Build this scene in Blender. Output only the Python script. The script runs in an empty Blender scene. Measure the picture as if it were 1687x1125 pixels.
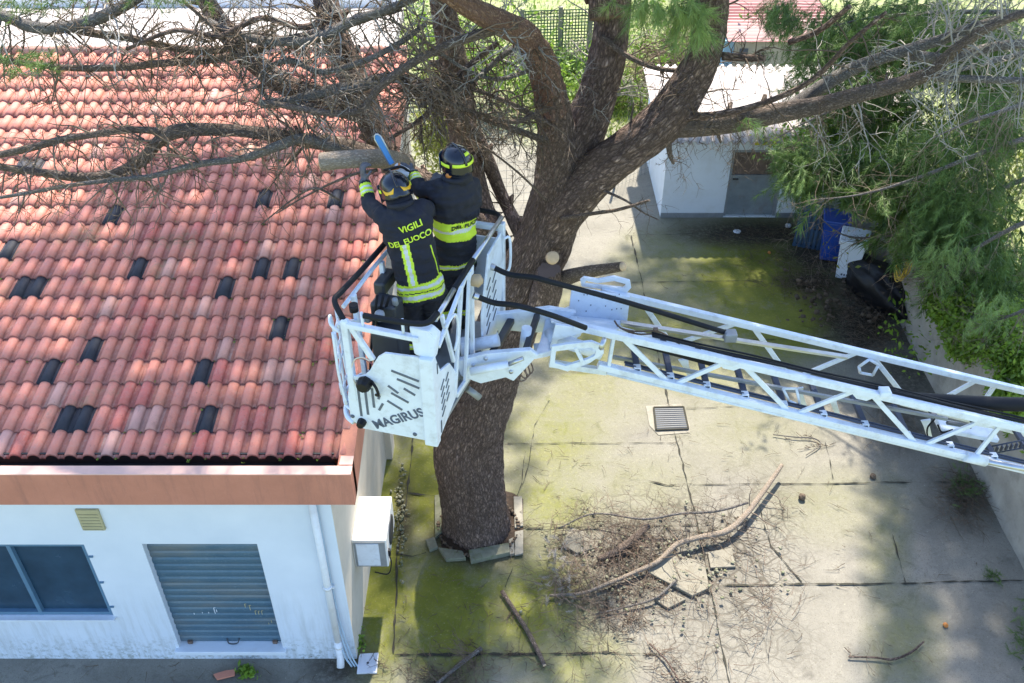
import bpy, bmesh, math, random
import numpy as np
from mathutils import Vector, Matrix, noise
from mathutils.bvhtree import BVHTree
R = math.radians
random.seed(7); np.random.seed(7)
scene = bpy.context.scene
# ------------------------------------------------------------------ camera
H = 11.0; PITCH = R(37.8); FPX = 1560.0
cd = bpy.data.cameras.new('camera'); cam = bpy.data.objects.new('camera', cd)
scene.collection.objects.link(cam); scene.camera = cam
cam.location = (0, 0, H); cam.rotation_euler = (math.pi/2 - PITCH, 0, 0)
cd.sensor_width = 36; cd.lens = 36*FPX/1687; cd.clip_end = 2000; cd.clip_start = 0.1
# ------------------------------------------------------------------ world, sun, exposure
SUN_EL = R(54); SUN_AZ = math.atan2(0.22, 1.0)      # azimuth clockwise from +Y
w = bpy.data.worlds.new('World'); scene.world = w; w.use_nodes = True
nt = w.node_tree; bg = nt.nodes['Background']
sky = nt.nodes.new('ShaderNodeTexSky'); sky.sky_type = 'NISHITA'; sky.sun_disc = False
sky.ozone_density = 2.5; sky.sun_elevation = SUN_EL; sky.sun_rotation = SUN_AZ
nt.links.new(sky.outputs[0], bg.inputs[0]); bg.inputs[1].default_value = 0.15
sd = Vector((math.sin(SUN_AZ)*math.cos(SUN_EL), math.cos(SUN_AZ)*math.cos(SUN_EL), math.sin(SUN_EL)))
sl = bpy.data.lights.new('sun', 'SUN'); sl.energy = 3.7; sl.angle = R(1.1); sl.color = (1, .92, .79)
so = bpy.data.objects.new('sun', sl); scene.collection.objects.link(so)
so.rotation_euler = sd.to_track_quat('Z', 'Y').to_euler(); so.location = (5, 20, 30)
vs = scene.view_settings; vs.view_transform = 'Standard'; vs.look = 'None'; vs.gamma = 1; vs.use_curve_mapping = False
vs.exposure = 1.72

# ------------------------------------------------------------------ projection helpers
FWD = Vector((0, math.cos(PITCH), -math.sin(PITCH))); UPV = Vector((0, math.sin(PITCH), math.cos(PITCH)))
CAM = Vector((0, 0, H))
def U(px, py, y=None, z=None):
    d = FWD + Vector((1, 0, 0))*((px-843.5)/FPX) - UPV*((py-562.5)/FPX)
    t = (y/d.y) if y is not None else (z-H)/d.z
    return CAM + d*t
def inpoly(x, y, P):
    c = False; j_ = len(P)-1
    for i in range(len(P)):
        if (P[i][1] > y) != (P[j_][1] > y) and x < (P[j_][0]-P[i][0])*(y-P[i][1])/(P[j_][1]-P[i][1])+P[i][0]: c = not c
        j_ = i
    return c
def zc(p): return (p-CAM).dot(FWD)
def proj(p):
    q = p-CAM; c = q.dot(FWD)
    return 843.5+FPX*q.x/c, 562.5-FPX*q.dot(UPV)/c

# ------------------------------------------------------------------ objects
def link(o, parent=None):
    scene.collection.objects.link(o)
    if parent is not None: o.parent = parent
    return o
def tag(o, label=None, cat=None, group=None, kind=None):
    if label: o['label'] = label
    if cat: o['category'] = cat
    if group: o['group'] = group
    if kind: o['kind'] = kind
    return o
def thing(name, label, cat, loc=(0, 0, 0), group=None):
    o = bpy.data.objects.new(name, None); o.location = loc; o.empty_display_size = .2
    link(o); tag(o, label, cat, group); return o
def base_of(o):
    b = Vector((0, 0, 0)); p = o
    while p is not None: b += p.location; p = p.parent
    return b
class MB:
    """collects world-space geometry for ONE mesh object"""
    def __init__(s): s.v = []; s.f = []; s.m = []; s.c = []; s.uv = []; s.smooth = []
    def add(s, vs, fs, mi=0, uvs=None, smooth=False):
        n = len(s.v); s.v += [tuple(v) for v in vs]
        for i, f in enumerate(fs):
            s.f.append(tuple(a+n for a in f)); s.m.append(mi); s.smooth.append(smooth)
            s.uv.append(uvs[i] if uvs else None)
    def box(s, c, size, rot=None, mi=0):
        c = Vector(c); x, y, z = size[0]/2, size[1]/2, size[2]/2
        vs = [Vector((a*x, b*y, d*z)) for d in (-1, 1) for b in (-1, 1) for a in (-1, 1)]
        if rot is not None: vs = [rot @ v for v in vs]
        s.add([v+c for v in vs], [(0, 2, 3, 1), (4, 5, 7, 6), (0, 1, 5, 4), (2, 6, 7, 3), (0, 4, 6, 2), (1, 3, 7, 5)], mi)
    def beam(s, p, q, w, h, up=(0, 0, 1), mi=0):
        p = Vector(p); q = Vector(q); d = (q-p); L = d.length
        if L < 1e-6: return
        d.normalize(); sx = d.cross(Vector(up))
        if sx.length < 1e-4: sx = d.cross(Vector((0, 1, 0)))
        sx.normalize(); uz = sx.cross(d).normalized()
        rot = Matrix((sx, d, uz)).transposed()
        s.box((p+q)/2, (w, L, h), rot, mi)
    def tube(s, pts, rad, n=10, mi=0, cap=True, bump=0, smooth=True, seed=0, ridge=0, oct_=2):
        pts = [Vector(p) for p in pts]; N = len(pts)
        if not hasattr(rad, '__len__'): rad = [rad]*N
        t0 = (pts[1]-pts[0]).normalized(); ref = Vector((0, -1, 0)) if abs(t0.y) < .8 else Vector((0, 0, 1))
        a = (ref - t0*ref.dot(t0)).normalized(); vs = []; Ls = [0]
        for i in range(N):
            t = (pts[min(i+1, N-1)]-pts[max(i-1, 0)]).normalized()
            a = (a - t*a.dot(t)); a = a.normalized() if a.length > 1e-6 else t.orthogonal().normalized()
            b = t.cross(a)
            if i: Ls.append(Ls[-1]+(pts[i]-pts[i-1]).length)
            for k in range(n):
                th = 2*math.pi*k/n + math.pi; dv = a*math.cos(th)+b*math.sin(th); r = rad[i]
                if bump:
                    r *= 1+bump*(noise.fractal(pts[i]*.9+dv*1.1+Vector((seed, 0, 0)), 1, 2, oct_))
                if ridge:
                    q_ = noise.noise(Vector((math.cos(th)*r*13+seed, math.sin(th)*r*13, Ls[i]*3.0))); q2 = noise.noise(Vector((math.cos(th)*r*26, math.sin(th)*r*26+seed, Ls[i]*7.0)))
                    r += ridge*(1-abs(q_)*3.2)+ridge*.5*q2
                vs.append(pts[i]+dv*r)
        fs = []; uvs = []
        for i in range(N-1):
            for k in range(n):
                k2 = (k+1) % n
                fs.append((i*n+k, i*n+k2, (i+1)*n+k2, (i+1)*n+k))
                c = 2*math.pi*(rad[i]+rad[i+1])/2 if rad[0] < .3 else 2*math.pi*rad[0]
                uvs.append(((k/n*c, Ls[i]), ((k+1)/n*c, Ls[i]), ((k+1)/n*c, Ls[i+1]), (k/n*c, Ls[i+1])))
        s.add(vs, fs, mi, uvs, smooth)
        if cap:
            base = len(s.v)-len(vs)
            for ring, rev in ((0, True), (N-1, False)):
                f = [base+ring*n+k for k in range(n)]
                s.f.append(tuple(reversed(f)) if rev else tuple(f)); s.m.append(mi); s.smooth.append(False); s.uv.append(None)
    def prism(s, poly, d, mi=0):
        """poly: list of 3d points (planar), d: extrusion vector"""
        poly = [Vector(p) for p in poly]; d = Vector(d); n = len(poly)
        nrm = Vector((0, 0, 0))
        for i in range(n): nrm += poly[i].cross(poly[(i+1) % n])
        if nrm.dot(d) > 0: poly = poly[::-1]
        s.add(poly+[p+d for p in poly], [tuple(range(n)), tuple(reversed(range(n, 2*n)))] +
              [((i+1) % n, i, n+i, n+(i+1) % n) for i in range(n)], mi)
    def lathe(s, c, prof, n=20, axis=Vector((0, 0, 1)), mi=0, smooth=True):
        axis = Vector(axis).normalized(); a = axis.orthogonal().normalized(); b = axis.cross(a); c = Vector(c)
        vs = []; fs = []
        for r, h in prof:
            for k in range(n):
                th = 2*math.pi*k/n; vs.append(c+axis*h+(a*math.cos(th)+b*math.sin(th))*max(r, 1e-4))
        for i in range(len(prof)-1):
            for k in range(n): fs.append((i*n+k, i*n+(k+1) % n, (i+1)*n+(k+1) % n, (i+1)*n+k))
        s.add(vs, fs, mi, None, smooth)
    def build(s, name, mats, parent=None, bevel=0, kind=None):
        me = bpy.data.meshes.new(name)
        b = base_of(parent) if parent is not None else Vector((0, 0, 0))
        me.from_pydata([tuple(Vector(v)-b) for v in s.v], [], s.f)
        if not isinstance(mats, (list, tuple)): mats = [mats]
        for m in mats: me.materials.append(m)
        me.polygons.foreach_set('material_index', s.m)
        me.polygons.foreach_set('use_smooth', s.smooth)
        if any(u is not None for u in s.uv):
            ul = me.uv_layers.new(name='UVMap'); arr = []
            for f, u in zip(s.f, s.uv):
                if u is None: arr += [0.0, 0.0]*len(f)
                else:
                    for a in u: arr += [a[0], a[1]]
            ul.data.foreach_set('uv', arr)
        me.update()
        o = bpy.data.objects.new(name, me); link(o, parent)
        if bevel:
            md = o.modifiers.new('bevel', 'BEVEL'); md.width = bevel; md.segments = 2; md.limit_method = 'ANGLE'
        if kind: o['kind'] = kind
        return o
def np_mesh(name, V, F, mat, parent=None, attr=None, smooth=False):
    me = bpy.data.meshes.new(name)
    b = base_of(parent) if parent is not None else Vector((0, 0, 0))
    V = np.asarray(V, dtype=np.float32)-np.array(b, dtype=np.float32); F = np.asarray(F, dtype=np.int32)
    k = F.shape[1]
    me.vertices.add(len(V)); me.vertices.foreach_set('co', V.ravel())
    me.loops.add(F.size); me.loops.foreach_set('vertex_index', F.ravel())
    me.polygons.add(len(F)); me.polygons.foreach_set('loop_start', np.arange(0, F.size, k, dtype=np.int32))
    me.polygons.foreach_set('loop_total', np.full(len(F), k, dtype=np.int32))
    me.update(calc_edges=True)
    if attr is not None:
        for nm, arr in attr.items():
            arr = np.asarray(arr, dtype=np.float32)
            if arr.ndim == 1:
                a = me.attributes.new(nm, 'FLOAT', 'POINT'); a.data.foreach_set('value', arr)
            else:
                a = me.attributes.new(nm, 'FLOAT_COLOR', 'POINT')
                a.data.foreach_set('color', np.concatenate([arr, np.ones((len(arr), 1), np.float32)], 1).ravel())
    me.materials.append(mat)
    if smooth: me.polygons.foreach_set('use_smooth', [True]*len(F))
    o = bpy.data.objects.new(name, me); link(o, parent); return o
def crom(P, per=6):
    """catmull-rom through tuples of equal length"""
    P = [np.array(p, float) for p in P]; P = [2*P[0]-P[1]]+P+[2*P[-1]-P[-2]]; out = []
    for i in range(1, len(P)-2):
        for j in range(per):
            t = j/per
            out.append(.5*((2*P[i])+(-P[i-1]+P[i+1])*t+(2*P[i-1]-5*P[i]+4*P[i+1]-P[i+2])*t*t+(-P[i-1]+3*P[i]-3*P[i+1]+P[i+2])*t**3))
    out.append(P[-2]); return out
def sm(pts, per=5): return [Vector(p) for p in crom([tuple(p) for p in pts], per)]

# ------------------------------------------------------------------ materials
class NT:
    def __init__(s, name):
        s.m = bpy.data.materials.new(name); s.m.use_nodes = True; s.t = s.m.node_tree
        s.b = s.t.nodes['Principled BSDF']
    def n(s, typ, **kw):
        nd = s.t.nodes.new(typ)
        for k, v in kw.items():
            if k.startswith('i_'): nd.inputs[k[2:].replace('_', ' ')].default_value = v
            else: setattr(nd, k, v)
        return nd
    def l(s, a, b): s.t.links.new(a, b)
    def mix(s, fac, a, b, mode='MIX'):
        nd = s.t.nodes.new('ShaderNodeMix'); nd.data_type = 'RGBA'; nd.blend_type = mode
        for i, v in ((0, fac), (6, a), (7, b)):
            if hasattr(v, 'links') or hasattr(v, 'is_linked'): s.l(v, nd.inputs[i])
            elif isinstance(v, (int, float)): nd.inputs[i].default_value = v
            else: nd.inputs[i].default_value = (*v, 1)
        return nd.outputs[2]
    def math(s, op, a, b=0.5, clamp=False):
        nd = s.t.nodes.new('ShaderNodeMath'); nd.operation = op; nd.use_clamp = clamp
        for i, v in ((0, a), (1, b)):
            if hasattr(v, 'is_linked'): s.l(v, nd.inputs[i])
            else: nd.inputs[i].default_value = v
        return nd.outputs[0]
    def ramp(s, f, a, b):
        nd = s.t.nodes.new('ShaderNodeMapRange'); s.l(f, nd.inputs[0]); nd.inputs[1].default_value = a; nd.inputs[2].default_value = b
        return nd.outputs[0]
    def noise(s, scale, detail=4, rough=.55, vec=None, dist=0):
        nd = s.t.nodes.new('ShaderNodeTexNoise'); nd.inputs['Scale'].default_value = scale
        nd.inputs['Detail'].default_value = detail; nd.inputs['Roughness'].default_value = rough; nd.inputs['Distortion'].default_value = dist
        if vec is not None: s.l(vec, nd.inputs['Vector'])
        return nd.outputs[0]
    def coord(s, which='Object'):
        return s.t.nodes.new('ShaderNodeTexCoord').outputs[which]
    def mapped(s, vec, scale):
        nd = s.t.nodes.new('ShaderNodeMapping'); s.l(vec, nd.inputs[0]); nd.inputs['Scale'].default_value = scale; return nd.outputs[0]
    def bump(s, h, strength=.5, dist=.01):
        nd = s.t.nodes.new('ShaderNodeBump'); s.l(h, nd.inputs['Height']); nd.inputs['Strength'].default_value = strength
        nd.inputs['Distance'].default_value = dist; s.l(nd.outputs[0], s.b.inputs['Normal'])
    def attr(s, nm):
        nd = s.t.nodes.new('ShaderNodeAttribute'); nd.attribute_name = nm; return nd
def mat(name, col, rough=.6, metal=0, var=.15, scale=6, dirt=None, dirt_amt=.3, bump=0, bscale=60, spec=None, coat=0):
    t = NT(name); c = t.coord(); col2 = tuple(x*(1-var) for x in col); col3 = tuple(min(1, x*(1+var*.6)) for x in col)
    f = t.noise(scale, 5, .6, c); out = t.mix(t.ramp(f, .3, .7), col2, col3)
    if dirt:
        g = t.noise(scale*.7+1.3, 8, .7, c); out = t.mix(t.math('MULTIPLY', t.ramp(g, .5, .75), dirt_amt), out, dirt)
    t.l(out, t.b.inputs['Base Color']); t.b.inputs['Metallic'].default_value = metal
    rr = t.ramp(f, 0, 1); rm = t.n('ShaderNodeMapRange'); t.l(f, rm.inputs[0]); rm.inputs[3].default_value = max(0, rough-.08); rm.inputs[4].default_value = min(1, rough+.08)
    t.l(rm.outputs[0], t.b.inputs['Roughness'])
    if spec is not None: t.b.inputs['Specular IOR Level'].default_value = spec
    if coat: t.b.inputs['Coat Weight'].default_value = coat
    if bump: t.bump(t.noise(bscale, 4, .6, c), bump, .01)
    return t.m
M = {}
M['white_paint'] = mat('white_paint', (.68, .74, .82), .38, var=.06, dirt=(.36, .37, .38), dirt_amt=.6, scale=9, coat=.1)
M['black_pad'] = mat('black_pad', (.010, .011, .014), .6, var=.2, spec=.25)
M['black_rubber'] = mat('black_rubber', (.010, .010, .012), .65, var=.2, spec=.25)
M['rung_blue'] = mat('rung_blue', (.035, .05, .09), .6, var=.2)
M['alu'] = mat('alu', (.5, .52, .55), .35, metal=.9, var=.1)
M['dark_metal'] = mat('dark_metal', (.07, .075, .085), .45, metal=.6)
M['grey_metal'] = mat('grey_metal', (.28, .3, .32), .5, metal=.3, dirt=(.2, .17, .13))
M['slot'] = mat('slot', (.11, .125, .15), .8)
M['letter_dark'] = mat('letter_dark', (.08, .1, .15), .6)
M['jacket'] = mat('jacket', (.012, .013, .022), .85, var=.35, scale=14, bump=.6, bscale=25)
M['hivis'] = mat('hivis', (.62, .8, .04), .6, var=.06, scale=20)
M['silver'] = mat('silver_tape', (.62, .64, .6), .35, var=.1, scale=20)
M['helmet'] = mat('helmet_shell', (.004, .006, .015), .2, coat=.25, var=.1)
M['helmet_yellow'] = mat('helmet_yellow', (.75, .42, .02), .3, var=.05)
M['skin'] = mat('skin', (.5, .27, .18), .5, var=.1)
M['glove'] = mat('glove', (.10, .10, .11), .7, var=.4, scale=30)
M['boot'] = mat('boot', (.01, .01, .01), .4)
M['orange'] = mat('orange_plastic', (.55, .2, .04), .5)
M['bar_blue'] = mat('guide_bar_blue', (.03, .2, .5), .4, var=.12, scale=20)
M['plaster_white'] = mat('plaster_white', (.67, .72, .77), .85, var=.05, scale=1.5, dirt=(.5, .5, .46), dirt_amt=.4, bump=.15, bscale=90)
M['plaster_cream'] = mat('plaster_cream', (.62, .55, .45), .85, var=.08, scale=2, dirt=(.42, .38, .3), dirt_amt=.4)
M['terracotta'] = mat('terracotta_render', (.52, .205, .13), .85, var=.1, scale=2, dirt=(.3, .13, .09), dirt_amt=.35, bump=.15, bscale=80)
M['terracotta_top'] = mat('rim_render', (.66, .42, .34), .85, var=.08, scale=4, dirt=(.45, .3, .25), dirt_amt=.4)
M['gutter'] = mat('gutter_tar', (.012, .012, .013), .6, var=.4)
M['pvc'] = mat('pvc_pipe', (.72, .74, .76), .45, var=.04, dirt=(.4, .38, .33), dirt_amt=.3)
M['ac'] = mat('ac_case', (.75, .74, .70), .5, var=.04, dirt=(.5, .45, .38), dirt_amt=.3)
M['glass'] = mat('window_glass', (.025, .06, .10), .25, var=.25, scale=3, spec=.6)
M['frame_blue'] = mat('frame_blue', (.10, .20, .30), .5, var=.12)
M['vent'] = mat('vent_panel', (.42, .38, .22), .7, var=.1)
M['cut_wood'] = mat('cut_wood', (.62, .44, .27), .8, var=.15, scale=25)
M['plastic_blue'] = mat('plastic_blue', (.01, .055, .30), .4, var=.15)
M['plastic_bin'] = mat('plastic_bin', (.70, .76, .84), .45, var=.05, dirt=(.45, .47, .5), dirt_amt=.3, scale=5)
M['yellow_hose'] = mat('yellow_hose', (.7, .48, .06), .45)
M['black_plastic'] = mat('black_plastic', (.008, .008, .01), .5, var=.3, spec=.3)
M['stone'] = mat('broken_concrete', (.20, .20, .14), .9, var=.3, scale=8, dirt=(.09, .12, .01), dirt_amt=.9, bump=.4)
M['kerb_pale'] = mat('pale_kerb', (.27, .25, .20), .9, var=.2, scale=12, bump=.4)
M['soil'] = mat('soil', (.05, .032, .02), .95, var=.5, scale=25, bump=.8, bscale=40)
M['joint'] = mat('joint_dark', (.035, .033, .022), .95, var=.4, scale=15)
M['wire'] = mat('wire', (.12, .13, .13), .6, metal=.4)
M['net'] = mat('green_net', (.07, .16, .08), .9, var=.4, scale=8)
M['rust'] = mat('rust', (.16, .11, .085), .8, var=.4, scale=6)
M['zinc'] = mat('zinc_door', (.27, .31, .34), .5, metal=.35, var=.2, scale=3, dirt=(.2, .13, .08), dirt_amt=.6)
M['red_sheet'] = mat('red_sheet', (.36, .11, .11), .7, var=.2, scale=2)
M['cream_house'] = mat('cream_house', (.50, .46, .36), .85, var=.1)
M['blue_wall'] = mat('blue_wall', (.30, .48, .62), .85, var=.05)
M['yellow_box'] = mat('yellow_box', (.55, .50, .03), .6)
M['wall_conc'] = mat('boundary_wall', (.36, .33, .28), .92, var=.22, scale=2.2, dirt=(.16, .15, .11), dirt_amt=.7, bump=.5, bscale=30)
M['white_roof'] = mat('white_roof', (.50, .45, .42), .85, var=.15, scale=1.2, dirt=(.45, .40, .36), dirt_amt=.5)
M['plate'] = mat('cover_plate', (.62, .64, .68), .6, var=.1)

def bark_mat(name, dark, mid, light, su=9, sv=2.6, moss=0, bstr=1.0):
    t = NT(name); uv = t.coord('UV'); v = t.mapped(uv, (su, sv, 1))
    wv = t.n('ShaderNodeVectorMath'); wv.operation = 'ADD'
    nz = t.n('ShaderNodeTexNoise'); nz.inputs['Scale'].default_value = 1.6; nz.inputs['Detail'].default_value = 8; nz.inputs['Roughness'].default_value = .6; t.l(v, nz.inputs['Vector'])
    t.l(v, wv.inputs[0]); t.l(nz.outputs[1], wv.inputs[1])
    vo = t.n('ShaderNodeTexVoronoi', feature='DISTANCE_TO_EDGE'); vo.inputs['Scale'].default_value = 1.9; vo.inputs['Randomness'].default_value = 1; t.l(wv.outputs[0], vo.inputs['Vector'])
    rid = t.noise(2.2, 5, .6, t.mapped(uv, (su*1.1, sv*.7, 1)), 1.2)
    rid = t.math('ABSOLUTE', t.math('SUBTRACT', rid, .5)); rid = t.ramp(rid, .0, .10)
    plate = t.math('MULTIPLY', t.math('ADD', t.math('MULTIPLY', t.ramp(vo.outputs[0], .0, .24), .85), .15), t.math('ADD', t.math('MULTIPLY', rid, .65), .35))
    n2 = t.noise(5, 6, .65, v); o = t.coord()
    n3 = t.noise(1.1, 5, .65, o)
    c1 = t.mix(t.ramp(n2, .42, .66), mid, light); c1 = t.mix(t.ramp(n3, .45, .75), c1, tuple(a*.8+b*.2 for a, b in zip(light, (.35, .14, .08))))
    c = t.mix(plate, dark, c1); c = t.mix(t.math('MULTIPLY', t.ramp(t.noise(3.5, 6, .7, o), .5, .72), .35), c, dark)
    if moss:
        n4 = t.noise(2.2, 6, .7, o); c = t.mix(t.math('MULTIPLY', t.ramp(n4, .55, .7), moss), c, (.12, .14, .04))
    t.l(c, t.b.inputs['Base Color']); t.b.inputs['Roughness'].default_value = .92
    t.bump(t.math('ADD', plate, t.math('MULTIPLY', n2, .4)), bstr, .03)
    return t.m
M['bark'] = bark_mat('bark', (.045, .026, .018), (.28, .18, .135), (.56, .42, .34), 10, 4.2)
M['bark_branch'] = bark_mat('bark_branch', (.07, .05, .038), (.26, .19, .145), (.46, .37, .30), 22, 9, .25, .8)
M['bark_red'] = bark_mat('bark_red', (.14, .07, .05), (.42, .23, .15), (.62, .42, .31), 14, 6)
M['bark_pale'] = bark_mat('bark_pale', (.22, .17, .12), (.48, .39, .30), (.68, .58, .47), 30, 12, 0, .7)
M['bark_grey'] = bark_mat('bark_grey', (.09, .08, .07), (.30, .27, .24), (.52, .48, .44), 24, 12, .2, .8)
M['twig'] = mat('twig', (.20, .15, .11), .9, var=.5, scale=3)
M['twig_grey'] = mat('twig_grey', (.36, .33, .29), .9, var=.45, scale=3)
M['twig_brown'] = mat('twig_brown', (.17, .12, .085), .9, var=.5, scale=4)
M['twig_dark'] = mat('twig_dark', (.12, .085, .055), .9, var=.45, scale=4)

def leaf_mat(name, a, b, trans=.25):
    t = NT(name); at = t.attr('tint'); c = t.mix(at.outputs['Fac'], a, b)
    n = t.noise(3, 3, .5, t.coord()); c = t.mix(t.ramp(n, .4, .75), c, tuple(x*1.5 for x in b))
    t.l(c, t.b.inputs['Base Color']); t.b.inputs['Roughness'].default_value = .55
    tr = t.n('ShaderNodeBsdfTranslucent'); t.l(c, tr.inputs[0]); ms = t.n('ShaderNodeMixShader'); ms.inputs[0].default_value = trans
    t.l(t.b.outputs[0], ms.inputs[1]); t.l(tr.outputs[0], ms.inputs[2])
    t.l(ms.outputs[0], t.t.nodes['Material Output'].inputs[0]); return t.m
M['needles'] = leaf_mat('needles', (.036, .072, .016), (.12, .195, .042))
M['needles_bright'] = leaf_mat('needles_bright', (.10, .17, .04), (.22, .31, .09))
M['leaves'] = leaf_mat('leaves', (.07, .14, .012), (.20, .31, .035), .35)
M['leaves_yellow'] = leaf_mat('leaves_yellow', (.13, .17, .02), (.30, .32, .05), .35)
M['grass'] = leaf_mat('grass', (.10, .16, .02), (.25, .32, .06), .3)

# ------------------------------------------------------------------ GROUND
MOSS = [  # px,py,rx,ry,amount
    (622, 900, 62, 230, 1.0), (740, 1000, 105, 120, .95), (700, 800, 60, 110, .9), (880, 1000, 90, 110, .72), (905, 720, 100, 100, .45),
    (960, 640, 120, 70, .3), (900, 830, 90, 60, .5), (1050, 800, 100, 60, .22), (1130, 440, 110, 70, .5), (1250, 455, 130, 90, 1.), (1285, 535, 105, 60, 1.),
    (1080, 540, 120, 70, .6), (1150, 600, 200, 50, .4), (930, 1090, 100, 60, .5), (1460, 900, 40, 120, .3), (1380, 830, 120, 60, .2), (1230, 700, 120, 70, .2), (960, 560, 90, 90, .55), (1490, 1060, 60, 90, .35)]
DIRT = [(1335, 462, 50, 20, .9), (1420, 535, 62, 50, 1.), (1240, 385, 120, 22, .95), (1350, 415, 62, 40, 1.), (1480, 700, 60, 60, .5), (1590, 820, 70, 60, .5), (1500, 620, 60, 60, .6), (790, 890, 75, 45, 1.0),
    (560, 1100, 60, 40, .7), (665, 850, 18, 70, .7), (1080, 930, 150, 80, .35), (380, 1120, 200, 20, .3), (1440, 470, 60, 60, 1.)]
CRACK = [(1080, 930, 170, 110, 1.), (1240, 930, 80, 140, .75), (1180, 1060, 160, 70, .5), (1190, 860, 100, 40, .7), (950, 1000, 60, 60, .5)]
GRASS = [(930, 150, 130, 80, 1.), (1010, 170, 60, 40, 1.), (720, 120, 90, 130, .9), (850, 60, 200, 50, .8), (1150, 30, 200, 60, .6)]
def field(px, py, blobs):
    out = np.zeros_like(px)
    for x, y, rx, ry, a in blobs:
        d = np.sqrt(((px-x)/rx)**2+((py-y)/ry)**2); out = np.maximum(out, a*np.clip(1.35-d, 0, 1)**.8)
    return np.clip(out, 0, 1)
def make_ground():
    xs = np.concatenate([[-400, -120, -40, -20, -12], np.arange(-8, 12.01, .09), [16, 24, 40, 120, 400]])
    ys = np.concatenate([[-200, -60, -10, 0], np.arange(5, 24.01, .09), np.arange(24.3, 40, .4), [60, 140, 500]])
    X, Y = np.meshgrid(xs, ys); Z = np.zeros_like(X)
    for i in range(len(ys)):
        for j in range(len(xs)):
            x, y = X[i, j], Y[i, j]
            if -9 < x < 13 and 4 < y < 40: Z[i, j] = .012*noise.noise((x*.5, y*.5, 0))+.003*noise.noise((x*4, y*4, 3))
    V = np.stack([X, Y, Z], -1).reshape(-1, 3); nx = len(xs); ny = len(ys)
    idx = np.arange(nx*ny).reshape(ny, nx)
    F = np.stack([idx[:-1, :-1], idx[:-1, 1:], idx[1:, 1:], idx[1:, :-1]], -1).reshape(-1, 4)
    q = V-np.array([0, 0, H]); c = q@np.array(FWD); c = np.where(c < .5, .5, c)
    px = 843.5+FPX*q[:, 0]/c; py = 562.5-FPX*(q@np.array(UPV))/c
    g = field(px, py, GRASS); g = np.where((V[:, 1] > 27) | (V[:, 0] > 8.6) | (abs(V[:, 0]) > 12) | (V[:, 1] < 3), 1, g)
    ms = field(px, py, MOSS)
    t = NT('ground_concrete'); o = t.coord()
    a_m = t.attr('moss').outputs['Fac']; a_d = t.attr('dirt').outputs['Fac']; a_c = t.attr('crack').outputs['Fac']; a_g = t.attr('grass').outputs['Fac']
    n1 = t.noise(1.1, 8, .65, o); n2 = t.noise(14, 6, .7, o); n3 = t.noise(70, 4, .7, o); n4 = t.noise(2.7, 8, .72, o, 1.0)
    base = t.mix(t.ramp(n1, .3, .7), (.165, .154, .125), (.25, .233, .192))
    base = t.mix(t.ramp(n4, .55, .72), base, (.125, .115, .095)); base = t.mix(t.math('MULTIPLY', t.ramp(n2, .5, .8), .5), base, (.31, .29, .245))
    sp = t.math('MULTIPLY', t.ramp(n3, .54, .64), .7); base = t.mix(sp, base, (.12, .11, .09))
    mm = t.math('MULTIPLY', a_m, t.ramp(t.math('ADD', t.math('MULTIPLY', n4, .7), t.math('MULTIPLY', n2, .45)), .22, .72), True)
    mm = t.math('MULTIPLY', mm, 1.65, True)
    mcol = t.mix(t.ramp(n1, .35, .65), (.17, .175, .018), (.10, .115, .006)); mcol = t.mix(t.ramp(n2, .55, .8), mcol, (.27, .255, .06))
    base = t.mix(mm, base, mcol)
    dd = t.math('MULTIPLY', a_d, t.ramp(t.math('ADD', n2, t.math('MULTIPLY', n4, .5)), .42, .8), True)
    base = t.mix(t.math('MULTIPLY', dd, 1.3, True), base, (.035, .026, .016))
    # cracks
    wv = t.n('ShaderNodeVectorMath'); wv.operation = 'ADD'; nz = t.n('ShaderNodeTexNoise'); nz.inputs['Scale'].default_value = 2.5; t.l(o, nz.inputs['Vector'])
    sc_ = t.n('ShaderNodeVectorMath'); sc_.operation = 'SCALE'; sc_.inputs['Scale'].default_value = .35; t.l(nz.outputs[1], sc_.inputs[0])
    t.l(o, wv.inputs[0]); t.l(sc_.outputs[0], wv.inputs[1])
    vo = t.n('ShaderNodeTexVoronoi', feature='DISTANCE_TO_EDGE'); vo.inputs['Scale'].default_value = 2.6; t.l(wv.outputs[0], vo.inputs['Vector'])
    vo2 = t.n('ShaderNodeTexVoronoi', feature='DISTANCE_TO_EDGE'); vo2.inputs['Scale'].default_value = 7; t.l(wv.outputs[0], vo2.inputs['Vector'])
    ck = t.math('MAXIMUM', t.math('SUBTRACT', 1, t.ramp(vo.outputs[0], .012, .05)), t.math('MULTIPLY', t.math('SUBTRACT', 1, t.ramp(vo2.outputs[0], .02, .08)), .6))
    ck = t.math('MULTIPLY', ck, a_c, True); base = t.mix(ck, base, (.06, .05, .035))
    gcol = t.mix(t.ramp(n4, .35, .65), (.34, .33, .16), (.14, .20, .03)); base = t.mix(t.math('MULTIPLY', a_g, t.ramp(n1, .2, .5), True), base, gcol)
    sp2 = t.math('MULTIPLY', t.ramp(t.noise(38, 3, .6, o), .66, .72), .55); base = t.mix(sp2, base, (.42, .40, .30)); sp3 = t.math('MULTIPLY', t.ramp(t.noise(23, 5, .75, o), .55, .7), .6); base = t.mix(sp3, base, (.09, .085, .05))
    t.l(base, t.b.inputs['Base Color']); t.b.inputs['Roughness'].default_value = .9
    hh = t.math('ADD', t.math('MULTIPLY', n3, .35), t.math('SUBTRACT', t.math('ADD', t.math('MULTIPLY', n2, .5), t.math('MULTIPLY', mm, .3)), ck))
    t.bump(hh, .6, .015)
    o_ = np_mesh('ground', V, F, t.m, None, dict(moss=ms, dirt=field(px, py, DIRT), crack=field(px, py, CRACK), grass=g), True)
    o_['kind'] = 'structure'
make_ground()
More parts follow.
